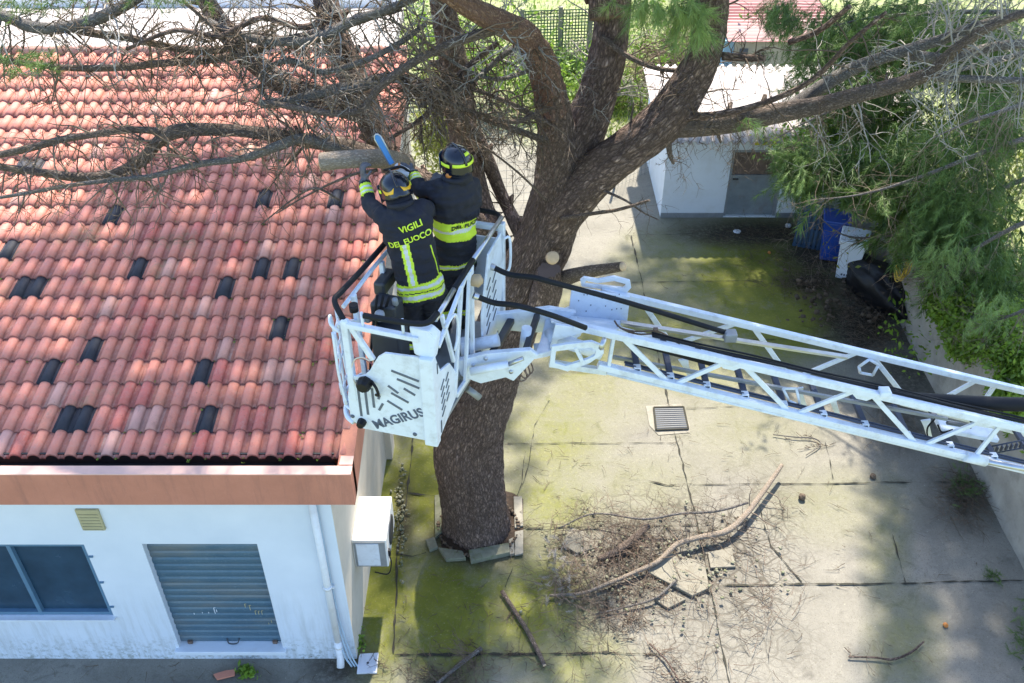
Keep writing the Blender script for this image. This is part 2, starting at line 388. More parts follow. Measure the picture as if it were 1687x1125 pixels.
# joints between the concrete slabs: a thin dark sheet 4 mm over the ground
def jline(mb, pts, wd=.022):
    P = [U(a, b, z=.0) for a, b in pts]; out = []
    for i in range(len(P)-1):
        L = (P[i+1]-P[i]).length; n = max(2, int(L/.07))
        for j in range(n+(i == len(P)-2)): out.append(P[i].lerp(P[i+1], j/n))
    vs = []; fs = []
    for i, p in enumerate(out):
        d = (out[min(i+1, len(out)-1)]-out[max(i-1, 0)]).normalized(); s = Vector((-d.y, d.x, 0))
        p = p+s*.012*noise.noise(p*6)+s*.02*noise.noise(p*1.5); wv = wd*max(.12, .55+1.5*noise.noise(p*5+Vector((5, 0, 0)))+.8*noise.noise(p*17))
        zz = .017+.012*noise.noise((p.x*.5, p.y*.5, 0))
        vs += [(p.x+s.x*wv/2, p.y+s.y*wv/2, zz), (p.x-s.x*wv/2, p.y-s.y*wv/2, zz)]
    for i in range(len(out)-1): fs.append((2*i, 2*i+1, 2*i+3, 2*i+2))
    mb.add(vs, fs)
j = MB()
for pts, wd in [([(1042, 466), (1345, 462)], .02), ([(1035, 389), (1150, 385)], .018), ([(1100, 562), (1280, 560), (1480, 551)], .022),
        ([(836, 732), (1110, 730)], .018), ([(1130, 673), (1218, 671)], .014), ([(880, 612), (990, 615)], .014), ([(1141, 799), (1400, 797), (1640, 793)], .024),
        ([(868, 871), (1000, 869), (1150, 866)], .02), ([(1168, 965), (1400, 963), (1687, 957)], .03), ([(650, 1080), (840, 1079), (1000, 1076)], .05), ([(1000, 1076), (1095, 1079)], .02),
        ([(681, 718), (672, 812), (655, 910), (647, 1077)], .035), ([(1040, 389), (1090, 610), (1119, 747), (1143, 837)], .028), ([(1167, 950), (1201, 1125)], .024), ([(1143, 837), (1167, 950)], .03),
        ([(672, 812), (695, 816), (718, 818)], .035), ([(655, 912), (680, 917), (702, 911)], .03), ([(720, 812), (716, 905)], .02),
        ([(905, 660), (880, 700), (872, 765), (860, 800)], .014), ([(866, 745), (858, 800), (850, 820)], .015), ([(845, 935), (832, 968)], .014), ([(1360, 730), (1372, 790)], .012),
        ([(1470, 880), (1492, 960)], .012), ([(1250, 830), (1270, 900), (1320, 960)], .02), ([(683, 716), (720, 718)], .018), ([(1060, 790), (1100, 800), (1140, 797)], .02), ([(1000, 905), (1002, 1076)], .02)]:
    jline(j, pts, wd)
j.build('pavement_joints', M['joint'], kind='structure')

# ------------------------------------------------------------------ MAIN BUILDING
WX = -2.05; WY = 7.33; EX = -1.69; EY0 = 6.98; BL = -14.0
TA, TB, S = .0678, .3294, .336      # rise and run of one tile row
RY, RZ, RC = 7.30, 3.77, .196
bld = thing('building', 'white building with red tiled roof, terracotta eaves box and shuttered door, under the basket', 'building', (-5, 11, 0))
def bp(o): return o
mb = MB()  # walls, with real openings on the front
def wall_front(mb, holes, x0, x1, z0, z1, y, th=.3):
    xs = sorted({x0, x1, *[h[0] for h in holes], *[h[1] for h in holes]}); zs = sorted({z0, z1, *[h[2] for h in holes], *[h[3] for h in holes]})
    for i in range(len(xs)-1):
        for k in range(len(zs)-1):
            cx, cz = (xs[i]+xs[i+1])/2, (zs[k]+zs[k+1])/2
            if any(h[0] < cx < h[1] and h[2] < cz < h[3] for h in holes): continue
            a, b, c, d = xs[i], xs[i+1], zs[k], zs[k+1]
            mb.add([(a, y, c), (b, y, c), (b, y, d), (a, y, d)], [(0, 1, 2, 3)])
    for h in holes:
        a, b, c, d = h
        mb.add([(a, y, c), (b, y, c), (b, y, d), (a, y, d), (a, y+.16, c), (b, y+.16, c), (b, y+.16, d), (a, y+.16, d)],
               [(0, 1, 5, 4), (1, 2, 6, 5), (2, 3, 7, 6), (3, 0, 4, 7)])
pz = lambda py: U(0, py, y=WY).z
pxx = lambda px, py: U(px, py, y=WY).x
DR = (pxx(234, 897), pxx(423, 895), pz(1067), pz(896)); WN = (-9.4, pxx(138, 897), pz(1015), pz(897))
wall_front(mb, [DR, WN], BL, WX, 0, 3.40, WY)
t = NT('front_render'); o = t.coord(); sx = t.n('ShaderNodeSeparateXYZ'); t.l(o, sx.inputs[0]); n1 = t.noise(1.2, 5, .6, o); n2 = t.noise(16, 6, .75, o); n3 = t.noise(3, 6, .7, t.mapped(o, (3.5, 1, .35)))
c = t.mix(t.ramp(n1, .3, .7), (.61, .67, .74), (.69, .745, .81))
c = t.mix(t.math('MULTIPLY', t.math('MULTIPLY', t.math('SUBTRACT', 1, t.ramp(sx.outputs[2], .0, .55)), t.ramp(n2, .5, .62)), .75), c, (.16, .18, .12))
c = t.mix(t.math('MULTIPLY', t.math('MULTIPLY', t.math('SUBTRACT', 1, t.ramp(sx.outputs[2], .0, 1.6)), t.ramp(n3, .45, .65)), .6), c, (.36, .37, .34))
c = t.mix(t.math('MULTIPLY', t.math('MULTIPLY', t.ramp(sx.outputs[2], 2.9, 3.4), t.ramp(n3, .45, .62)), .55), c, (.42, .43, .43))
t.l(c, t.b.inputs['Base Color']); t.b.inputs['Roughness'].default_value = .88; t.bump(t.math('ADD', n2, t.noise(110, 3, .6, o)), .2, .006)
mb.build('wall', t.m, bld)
mb = MB()
mb.add([(WX, WY, 0), (WX, 17, 0), (WX, 17, 4.9), (WX, WY, 3.4)], [(0, 1, 2, 3)]); 
for yy in (11.2, 14.2, 16.6): mb.box((WX+.05, yy, 2.1), (.1, .32, 4.2))
mb.build('side_wall', M['plaster_cream'], bld)
mb = MB(); mb.box((WX+.035, 12.7, 2.6), (.05, 1.6, 1.2)); sw = mb.build('side_window', M['white_paint'], bld)
mb = MB(); mb.box((WX+.075, 12.7, 2.6), (.03, 1.4, 1.0)); mb.build('pane', M['glass'], sw)
# eaves box gutter: L/U section along the front and gable
mb = MB()
mb.box(((BL+EX)/2, EY0+.06, 3.59), (EX-BL, .12, .46)); mb.box(((BL+EX)/2-.1, 7.20, 3.40), (EX-BL-.2, .16, .08))
mb.prism([(EX-.12, WY-.23, 3.36), (EX, WY-.23, 3.36), (EX, WY-.23, 3.82), (EX-.12, WY-.23, 3.82)], (0, .1, 0))
mb.add([(EX, 7.1, 3.36), (EX, 14.9, 4.9), (EX, 14.9, 5.32), (EX, 7.1, 3.80), (WX-.02, 7.1, 3.36), (WX-.02, 14.9, 4.9), (EX-.16, 14.9, 5.32), (EX-.16, 7.1, 3.80)],
       [(0, 1, 2, 3), (0, 4, 5, 1), (3, 2, 6, 7)])
t = NT('eaves_render'); o = t.coord(); n1 = t.noise(2, 6, .65, o); n2 = t.noise(2.2, 6, .75, t.mapped(o, (4, 4, .5))); n3 = t.noise(70, 4, .7, o)
c = t.mix(t.ramp(n1, .3, .7), (.42, .17, .11), (.52, .215, .14)); c = t.mix(t.math('MULTIPLY', t.ramp(n2, .5, .72), .55), c, (.27, .12, .09)); c = t.mix(t.math('MULTIPLY', t.ramp(n3, .6, .75), .3), c, (.6, .38, .3))
t.l(c, t.b.inputs['Base Color']); t.b.inputs['Roughness'].default_value = .9; t.bump(n3, .3, .006)
fas = mb.build('eaves_box', t.m, bld)
mb = MB(); mb.box(((BL+EX)/2, EY0+.06, 3.823), (EX-BL+.006, .126, .012)); mb.box((EX-.07, 7.2, 3.823), (.14, .16, .012)); mb.build('rim', M['terracotta_top'], fas)
mb = MB(); mb.box(((BL+EX)/2-.1, 7.2, 3.66), (EX-BL-.25, .19, .04)); mb.box(((BL+EX)/2-.1, 7.31, 3.72), (EX-BL-.25, .02, .18)); mb.build('gutter', M['gutter'], bld)
# tiled roof
NR = 23; NC = 62
cols_rgb = {'k': (.018, .02, .028), 'r': (.55, .09, .08), 'g': (.40, .38, .36)}
def roof_xy(px, py):
    # intersect pixel ray with the roof plane
    d = U(px, py, z=0)-CAM; n = Vector((0, -TA, TB)); p0 = Vector((0, RY, RZ)); t = (p0-CAM).dot(n)/d.dot(n); q = CAM+d*t
    return int((EX-.02-q.x)//RC), int(((q.y-RY)/TB)//1)
special = {}
for px, py, k, n in [(192, 352, 'k', 1), (437, 324, 'k', 1), (552, 326, 'k', 1), (234, 440, 'k', 1), (376, 468, 'k', 1), (436, 440, 'k', 1), (486, 445, 'k', 1), (72, 470, 'k', 2),
        (25, 408, 'k', 1), (62, 266, 'k', 2), (466, 533, 'k', 1), (162, 568, 'k', 1), (90, 607, 'k', 1), (339, 604, 'k', 1), (128, 688, 'k', 2), (346, 683, 'k', 1),
        (320, 378, 'r', 1), (250, 378, 'r', 1), (395, 410, 'r', 1), (228, 522, 'r', 1), (230, 555, 'r', 1), (200, 540, 'r', 1), (369, 605, 'r', 1), (208, 655, 'r', 1), (245, 640, 'r', 1),
        (240, 575, 'r', 1), (200, 690, 'r', 1), (432, 688, 'r', 1), (487, 688, 'r', 1), (412, 680, 'r', 1), (340, 728, 'r', 1), (537, 575, 'r', 1), (385, 350, 'r', 1), (125, 440, 'r', 1), (600, 400, 'r', 1),
        (188, 735, 'g', 1), (22, 722, 'g', 1), (235, 688, 'g', 1), (20, 740, 'r', 1), (325, 470, 'r', 1), (490, 740, 'r', 1)]:
    c0, r0 = roof_xy(px, py)
    for q in range(n): special[(c0+q, r0)] = k
V = []; F = []; C = []; rnd = random.Random(3)
PR = [(0, .0), (.018, .0), (.030, -.007), (.035, .004), (.043, .024), (.066, .042), (.098, .050), (.130, .042), (.153, .024), (.161, .004), (.167, -.007), (.181, .0), (.199, .0)]
for r in range(-1, NR):
    for c in range(NC):
        k = special.get((c, r)); x1 = EX-.02-c*RC
        if k == 'k': col = cols_rgb['k']
        else:
            b = rnd.uniform(.93, 1.05)*(1+.1*noise.noise((c*.13, r*.21, 7))); wsh = rnd.random(); col = (.64*b, .225*b*rnd.uniform(.97, 1.04), .155*b*rnd.uniform(.96, 1.05))
            if wsh > .94: col = (.62*b, .31*b, .24*b)
            if k in ('r', 'g'): col = tuple((.62 if k == 'g' else .5)*a+(.38 if k == 'g' else .5)*q for a, q in zip(col, cols_rgb[k]))
        nxx = noise.noise((c*.2, r*.3, 1)); lift = rnd.uniform(0, .006); sk = rnd.uniform(-.005, .005)
        y0, z0 = RY+r*TB, RZ+r*TA
        if r == -1: continue
        for s_, (dy, dz) in enumerate([(-.03, .022+lift), (-.03, .008+lift), (.335, -.004)]):
            pass
        n0 = len(V); m = len(PR)
        ks = 1.0 if k != 'k' else .9
        for (tt, up) in ((0, 1), (.5, 1), (1, 1)):
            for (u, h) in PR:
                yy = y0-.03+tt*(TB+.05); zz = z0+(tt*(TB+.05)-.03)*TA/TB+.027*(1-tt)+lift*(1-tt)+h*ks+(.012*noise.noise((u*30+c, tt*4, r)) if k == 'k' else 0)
                V.append((x1-u+sk*(1-tt)-.0, yy, zz)); q_ = (.6 if h < .01 else .85 if h < .04 else 1)*(1 if tt > .3 else .93); C.append(tuple(a*q_ for a in col) if k != 'k' else col)  # channels and barrel sides coloured darker in place of crevice shade
        for (u, h) in PR:   # front lip, coloured dark red for the shadow line under each row
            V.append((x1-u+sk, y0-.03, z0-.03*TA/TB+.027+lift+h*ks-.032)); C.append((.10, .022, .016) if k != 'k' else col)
        for a in range(2):
            for b in range(m-1): F.append((n0+a*m+b+1, n0+a*m+b, n0+(a+1)*m+b, n0+(a+1)*m+b+1))
        for b in range(m-1): F.append((n0+3*m+b+1, n0+3*m+b, n0+b, n0+b+1))
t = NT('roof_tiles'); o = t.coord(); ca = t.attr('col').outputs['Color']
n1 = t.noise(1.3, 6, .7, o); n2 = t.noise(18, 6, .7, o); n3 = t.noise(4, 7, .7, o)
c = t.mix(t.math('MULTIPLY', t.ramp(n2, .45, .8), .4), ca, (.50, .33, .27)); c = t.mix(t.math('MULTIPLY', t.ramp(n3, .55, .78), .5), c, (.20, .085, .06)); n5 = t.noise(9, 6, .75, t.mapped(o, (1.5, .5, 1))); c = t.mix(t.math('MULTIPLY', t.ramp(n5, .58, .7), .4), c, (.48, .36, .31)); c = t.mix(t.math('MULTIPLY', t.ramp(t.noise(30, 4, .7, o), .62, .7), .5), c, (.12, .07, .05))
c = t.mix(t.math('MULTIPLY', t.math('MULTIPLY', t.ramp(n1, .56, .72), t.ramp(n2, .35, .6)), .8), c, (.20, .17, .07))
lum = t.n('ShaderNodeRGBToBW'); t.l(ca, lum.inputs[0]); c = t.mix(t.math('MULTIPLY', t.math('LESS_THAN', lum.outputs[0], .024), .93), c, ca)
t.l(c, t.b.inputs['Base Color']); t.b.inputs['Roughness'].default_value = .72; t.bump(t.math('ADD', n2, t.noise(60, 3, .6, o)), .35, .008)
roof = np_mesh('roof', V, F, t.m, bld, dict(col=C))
mb = MB()
mb.add([(BL, RY, RZ-.06), (EX-.06, RY, RZ-.06), (EX-.06, RY+NR*TB+.1, RZ+NR*TA-.06), (BL, RY+NR*TB+.1, RZ+NR*TA-.06)], [(0, 1, 2, 3)]); mb.build('roof_bed', M['soil'], bld)
mb = MB(); RYe = RY+NR*TB
x = EX
while x > BL:
    p = Vector((x, RYe+.02, RZ+NR*TA+.03)); mb.tube([p+Vector((0, 0, rnd.uniform(0, .012))), p+Vector((-.42, 0, -.01))], [.085, .075], 10); x -= .39
mb.build('ridge_tiles', mat('ridge', (.42, .22, .17), .8, var=.25, scale=3, dirt=(.4, .38, .34), dirt_amt=.6), roof)
mb = MB(); mb.box(((BL+WX)/2+.05, RYe+1.2, RZ+NR*TA-.1), (WX-BL+.1, 2.1, .2)); mb.build('rear_terrace', M['white_roof'], bld)
mb = MB(); mb.box(((BL+WX)/2, RYe+2.3, RZ+NR*TA+.0), (WX-BL, .14, .26)); mb.build('parapet', M['plaster_white'], bld)
# moss tufts between tiles
V = []; F = []; T = []
for _ in range(700):
    c0 = rnd.choice([1, 3, 5, 8, 12, 17, 2, 0, 24, 30]) if rnd.random() < .7 else rnd.randrange(0, 36)
    r0 = rnd.randrange(0, NR); x = EX-.02-c0*RC-rnd.choice([.01, .185]); y = RY+r0*TB-.02+rnd.gauss(0, .03)
    z = RZ+(y-RY)*TA/TB+.012
    for q in range(6):
        a = rnd.uniform(0, 6.28); l = rnd.uniform(.008, .022); n0 = len(V)
        V += [(x, y, z), (x+l*math.cos(a), y+l*math.sin(a), z+l*.8), (x+l*math.cos(a+.8), y+l*math.sin(a+.8), z+l*.6)]; F.append((n0, n0+1, n0+2)); T += [rnd.random()]*3
np_mesh('moss', V, F, M['leaves'], bld, dict(tint=T))
# shutter door
mb = MB(); a, b, c_, d_ = DR; n = 17; yb = WY+.10; hh = (d_-c_)/n
for i in range(n):
    z = c_+i*hh; prof = [(0, 0), (-.014, .2), (-.018, .5), (-.014, .8), (0, 1)]
    for k in range(4):
        mb.add([(a, yb+prof[k][0], z+prof[k][1]*hh), (b, yb+prof[k][0], z+prof[k][1]*hh), (b, yb+prof[k+1][0], z+prof[k+1][1]*hh), (a, yb+prof[k+1][0], z+prof[k+1][1]*hh)], [(0, 1, 2, 3)])
t = NT('shutter'); o = t.coord(); n1 = t.noise(1.6, 6, .7, o); n2 = t.noise(45, 4, .8, t.mapped(o, (.6, 1, 1)))
sx = t.n('ShaderNodeSeparateXYZ'); t.l(o, sx.inputs[0])
c = t.mix(t.ramp(n1, .3, .7), (.05, .115, .175), (.095, .165, .215)); c = t.mix(t.math('MULTIPLY', t.ramp(n2, .55, .75), .5), c, (.25, .32, .36))
sw_ = t.noise(1.3, 4, .6, t.mapped(o, (.5, 1, 2.2))); c = t.mix(t.math('MULTIPLY', t.ramp(sw_, .5, .75), .7), c, (.21, .20, .17))
t.l(c, t.b.inputs['Base Color']); t.b.inputs['Roughness'].default_value = .5; t.b.inputs['Metallic'].default_value = .25
sh = mb.build('shutter_door', t.m, bld)
mb = MB(); mb.tube(sm([(a+.62, yb-.02, c_+.09), (a+.64, yb-.06, c_+.05), (a+.70, yb-.07, c_+.04), (a+.76, yb-.06, c_+.05), (a+.78, yb-.02, c_+.09)]), .009, 6); mb.build('handle', M['dark_metal'], sh)
for xx in (a+.13, b-.11):
    mb = MB(); mb.box((xx, yb-.035, c_+.035), (.06, .03, .05)); mb.build('lock', M['rust'], sh)
for (u, v, l) in [(.42, .33, .12), (.44, .33, .05), (.72, .38, .07), (.76, .36, .1), (.80, .31, .08), (.83, .31, .07), (.86, .31, .08), (.36, .31, .02), (.3, .31, .02), (.22, .3, .03), (.9, .2, .03), (.93, .22, .05)]:
    mb = MB(); xx = a+(b-a)*u; zz = c_+(d_-c_)*v; mb.box((xx, yb-.022, zz), (.008, .004, l))
    if l > .06: mb.box((xx+.012, yb-.022, zz+l/2), (.02, .004, .008))
    mb.build('chalk_mark', M['vent'] if u > .7 else M['plaster_white'], sh)
mb = MB(); mb.box(((a+b)/2, WY+.03, c_-.033), (b-a+.1, .20, .072)); mb.build('sill', M['plaster_white'], bld, .006)
# window
a, b, c_, d_ = WN; win = None
mb = MB(); xs_ = [b, b-.92, b-1.84, b-2.76]
for xv in xs_: mb.box((xv-.025 if xv == b else xv, WY+.05, (c_+d_)/2), (.05, .06, d_-c_-.002))
mb.box(((a+b)/2, WY+.05, d_-.03), (b-a-.004, .056, .055)); mb.box(((a+b)/2, WY+.05, c_+.03), (b-a-.004, .056, .055))
for zz in (.15, .5, .85): mb.box((b+.03, WY-.012, c_+(d_-c_)*zz), (.05, .02, .02))
win = mb.build('window', M['frame_blue'], bld)
mb = MB(); mb.box(((a+b)/2, WY+.085, (c_+d_)/2), (b-a-.006, .02, d_-c_-.006)); mb.build('pane', M['glass'], win)
mb = MB(); mb.box(((a+b)/2, WY-.01, c_-.02), (b-a+.04, .1, .035)); mb.build('window_sill', M['plaster_white'], bld)
p0, p1 = U(126, 836, y=WY-.02), U(170, 876, y=WY-.02); mb = MB(); mb.box(((p0.x+p1.x)/2+.005, WY-.015, (p0.z+p1.z)/2), (.26, .03, .34))
for i in range(6): mb.box(((p0.x+p1.x)/2+.005, WY-.034, p1.z+.05+i*.05), (.22, .01, .012))
mb.build('vent_panel', M['vent'], bld)
# pipes on the front
q = U(512, 836, y=WY-.07); mb = MB(); xp = q.x+.02
mb.tube([(xp, WY-.07, 3.38), (xp, WY-.07, .32)], .045, 12); mb.tube([(xp, WY-.07, .50), (xp, WY-.08, .16), (xp+.0, WY-.16, .05)], .05, 12)
for z in (1.62, .42): mb.tube([(xp, WY-.07, z), (xp, WY-.07, z-.05)], .056, 12)
for z in (1.55,): mb.box((xp, WY-.03, z), (.14, .05, .025))
dp = mb.build('downpipe', M['pvc'], bld)
mb = MB()
for k, (dx, r) in enumerate([(.0, .014), (.04, .012), (.075, .01)]):
    mb.tube(sm([(-2.28+dx, WY-.03, 3.36), (-2.27+dx, WY-.035, 1.8), (-2.25+dx, WY-.05, .9), (-2.18+dx*1.2, WY-.1, .25), (-2.10+dx, WY-.13, .02)]), r, 7)
mb.build('cable', mat('cable_blue', (.40, .52, .62), .5), bld)
# AC unit
ac = thing('air_conditioner', 'boxy white air conditioner unit bracketed to the side wall beside the terracotta eaves', 'air conditioner', (-1.85, 8.35, 1.0))
mb = MB(); mb.box((-1.83, 8.37, 1.33), (.44, .76, .52)); mb.build('case', M['ac'], ac, .012)
mb = MB(); mb.box((-1.83, 7.985, 1.33), (.40, .014, .48)); e = mb.build('end_panel', M['grey_metal'], ac)
mb = MB(); mb.box((-1.855, 7.974, 1.33), (.29, .012, .42)); mb.build('panel_plate', M['white_paint'], ac)
mb = MB(); mb.lathe((-1.608, 8.4, 1.33), [(.2, 0), (.2, .01), (.17, .014), (.03, .014), (0, .014)], 24, (1, 0, 0)); mb.build('fan_grille', M['dark_metal'], ac)
mb = MB(); mb.box((-1.60, 8.06, 1.28), (.04, .05, .1)); mb.tube(sm([(-1.6, 8.05, 1.23), (-1.58, 8.02, 1.1), (-1.63, 7.97, .95), (-1.80, 7.96, 1.0)]), .009, 6); mb.build('valve', M['black_rubber'], ac)
for yy in (8.12, 8.6):
    mb = MB(); mb.box((-1.83, yy, 1.05), (.44, .03, .03)); mb.build('bracket', M['grey_metal'], ac)
mb = MB(); mb.box((-1.87, 7.7, 2.7), (.06, .12, .16)); tg = mb.build('cable_box', M['black_plastic'])
tag(tg, 'small black box fixed high on the building side wall above the air conditioner', 'junction box'); tg.location = (-.15, 3.6, -1.3)

# ------------------------------------------------------------------ SHED
shx0, shx1, shy0, shy1, shz = 3.38, 8.9, 18.8, 22.2, 2.0
shed = thing('shed', 'low white shed with pale corrugated roof and grey metal door behind the pine', 'shed', (5.5, 20, 0))
ds = [U(1190, 362, y=shy0).x, U(1276, 362, y=shy0).x]
mb = MB(); wall_front(mb, [(ds[0], ds[1], .03, U(0, 247, y=shy0).z)], shx0, shx1, 0, shz, shy0)
mb.add([(shx0, shy0, 0), (shx0, shy0, shz), (shx0, shy1, shz+.3), (shx0, shy1, 0)], [(0, 1, 2, 3)])
mb.build('wall', M['plaster_white'], shed)
mb = MB(); mb.box(((shx0+ds[0])/2, shy0-.006, .06), (ds[0]-shx0, .012, .12)); mb.box(((shx1+ds[1])/2, shy0-.006, .06), (shx1-ds[1], .012, .12)); mb.build('plinth', M['grey_metal'], shed)
mb = MB(); zt = U(0, 247, y=shy0).z; W2 = ds[1]-ds[0]
mb.box(((ds[0]+ds[1])/2, shy0+.08, .03+(zt-.03)*.3), (W2-.08, .04, (zt-.03)*.6-.02)); dm = mb.build('door', M['zinc'], shed)
mb = MB(); mb.box(((ds[0]+ds[1])/2, shy0+.09, .03+(zt-.03)*.8), (W2-.1, .03, (zt-.03)*.38)); mb.build('upper_panel', M['rust'], dm)
mb = MB()
for xx in (ds[0]+.03, ds[1]-.03): mb.box((xx, shy0+.06, (zt+.03)/2), (.06, .08, zt-.035))
mb.box(((ds[0]+ds[1])/2, shy0+.06, zt-.035), (W2-.13, .08, .06)); mb.box(((ds[0]+ds[1])/2, shy0+.055, .03+(zt-.03)*.61), (W2-.13, .05, .04)); mb.build('frame', M['grey_metal'], dm)
mb = MB(); mb.box((ds[0]+.16, shy0+.045, .95), (.12, .03, .03)); mb.build('handle', M['dark_metal'], dm)
# corrugated roof
def corr(x0, x1, y0, y1, z0, z1, pitch=.19, amp=.042):
    V = []; F = []; n = int((x1-x0)/pitch*6); ys = np.linspace(0, 1, 5)
    for i in range(n+1):
        x = x0+(x1-x0)*i/n; h = amp*math.cos(2*math.pi*(x-x0)/pitch)
        for t_ in ys: V.append((x, y0+(y1-y0)*t_, z0+(z1-z0)*t_+h))
    m = len(ys)
    for i in range(n):
        for k in range(m-1): F.append((i*m+k, (i+1)*m+k, (i+1)*m+k+1, i*m+k+1))
    return V, F
V, F = corr(3.12, 9.1, 18.5, 21.9, 2.0, 2.35)
sr = np_mesh('roof', V, F, M['white_roof'], shed, smooth=True); sl_ = sr.modifiers.new('s', 'SOLIDIFY'); sl_.thickness = .015
mb = MB(); mb.box((U(1262, 238, y=18.76).x, 18.74, 1.9), (.5, .06, .12)); mb.build('yellow_lamp_box', M['yellow_box'], shed)
# far house
fh = thing('far_house', 'small cream house with red ribbed roof and pale blue flank beyond the shed', 'house', (6.8, 25, 0))
hx0, hx1 = U(1207, 100, y=24.2).x, U(1207, 100, y=24.2).x+2.6
mb = MB(); mb.box(((hx0+hx1)/2, 25.6, 1.05), (hx1-hx0, 2.8, 2.1)); mb.build('wall', M['cream_house'], fh)
mb = MB(); mb.box((hx0-.14, 24.35, 1.05), (.25, .3, 2.1)); mb.build('corner_wall', M['blue_wall'], fh)
V, F = corr(0, 3.1, 0, 3.0, 0, .3, .20, .03)
V = [(hx0-.2+y*.0+x, 24.0+y, 2.15+z) for x, y, z in V]
# ribs run across the slope
V2, F2 = [], []; n = 70
for i in range(n+1):
    y = 24.0+3.0*i/n; z = 2.12+.32*i/n+(.035 if i % 4 < 2 else 0)
    V2 += [(hx0-.22, y, z), (hx1+.1, y, z)]
for i in range(n): F2.append((2*i, 2*i+1, 2*i+3, 2*i+2))
t = NT('striped_sheet'); o = t.coord(); sx = t.n('ShaderNodeSeparateXYZ'); t.l(o, sx.inputs[0]); w1 = t.math('SINE', t.math('MULTIPLY', sx.outputs[1], 34)); n1 = t.noise(1.5, 6, .7, t.mapped(o, (.5, 3, 1)))
c = t.mix(t.ramp(t.math('ADD', w1, t.math('MULTIPLY', n1, 1.2)), .2, .9), (.20, .055, .06), (.46, .30, .27)); t.l(c, t.b.inputs['Base Color']); t.b.inputs['Roughness'].default_value = .8
np_mesh('roof', V2, F2, t.m, fh)
mb = MB(); mb.box((hx0+.25, 24.19, 1.75), (.22, .03, .3)); mb.build('window', M['slot'], fh)

# ------------------------------------------------------------------ BOUNDARY WALL (right)
def ext(p, q, k): return p+(q-p)*k
W0 = U(1473, 513, z=0); W1 = U(1687, 942, z=0); wd_ = (W1-W0).normalized(); Wa = W0-wd_*6.5; Wb = W1+wd_*4
mb = MB(); nrm = Vector((-wd_.y, wd_.x, 0)); nrm = nrm if nrm.x > 0 else -nrm
n = 60; zt = 1.85
P = [Wa.lerp(Wb, i/n) for i in range(n+1)]; vs = []; fs = []; lv = 8
for i, p in enumerate(P):
    for k in range(lv+1):
        z = zt*k/lv; o_ = .03*noise.noise((p.y*1.3, z*2, 0))+.012*noise.noise((p.y*6, z*6, 2)); vs.append(p+nrm*(o_)+Vector((0, 0, z)))
    vs.append(p+nrm*.25+Vector((0, 0, zt))); vs.append(p+nrm*.25)
L = lv+3
for i in range(n):
    for k in range(L-1): fs.append((i*L+k, (i+1)*L+k, (i+1)*L+k+1, i*L+k+1))
mb.add(vs, fs); bw = mb.build('boundary_wall', M['wall_conc']); tag(bw, 'rough weathered concrete boundary wall along the right edge of the yard, ivy over its top', 'wall')

# ------------------------------------------------------------------ TREES: limbs, twigs, needles
rt = random.Random(11)
def limb_pts(pts, per=7):
    """pts: (px,py,Y,r_px) -> world polyline and radii"""
    out = []
    for px, py, Y, r in pts:
        p = U(px, py, y=Y); out.append((p.x, p.y, p.z, r*zc(p)/FPX))
    C = crom(out, per); return [Vector(c[:3]) for c in C], [max(.004, c[3]) for c in C]
LIMBS = {}
def limb(name, pts, parent, m='bark_branch', n=12, bump=.12, per=7, label=None, kname='branch', knots=True):
    P, Rr = limb_pts(pts, per); mb = MB(); mb.tube(P, Rr, n, bump=bump, seed=len(LIMBS)*3.1)
    if knots:
        for _ in range(int(len(P)*.22)):
            i = rt.randrange(1, len(P)-1); d = (P[i+1]-P[i-1]).normalized(); s = d.cross(Vector((rt.gauss(0, 1), rt.gauss(0, 1), rt.gauss(0, 1)))).normalized()
            r = Rr[i]*rt.uniform(.18, .4); mb.tube([P[i], P[i]+s*Rr[i]*1.05, P[i]+s*Rr[i]*(1.2+rt.random()*.8)+d*r], [r*1.5, r, r*.5], 6)
    o = mb.build(kname, M[m], parent); LIMBS[name] = (P, Rr, o)
    if label: o['label'] = label
    return o
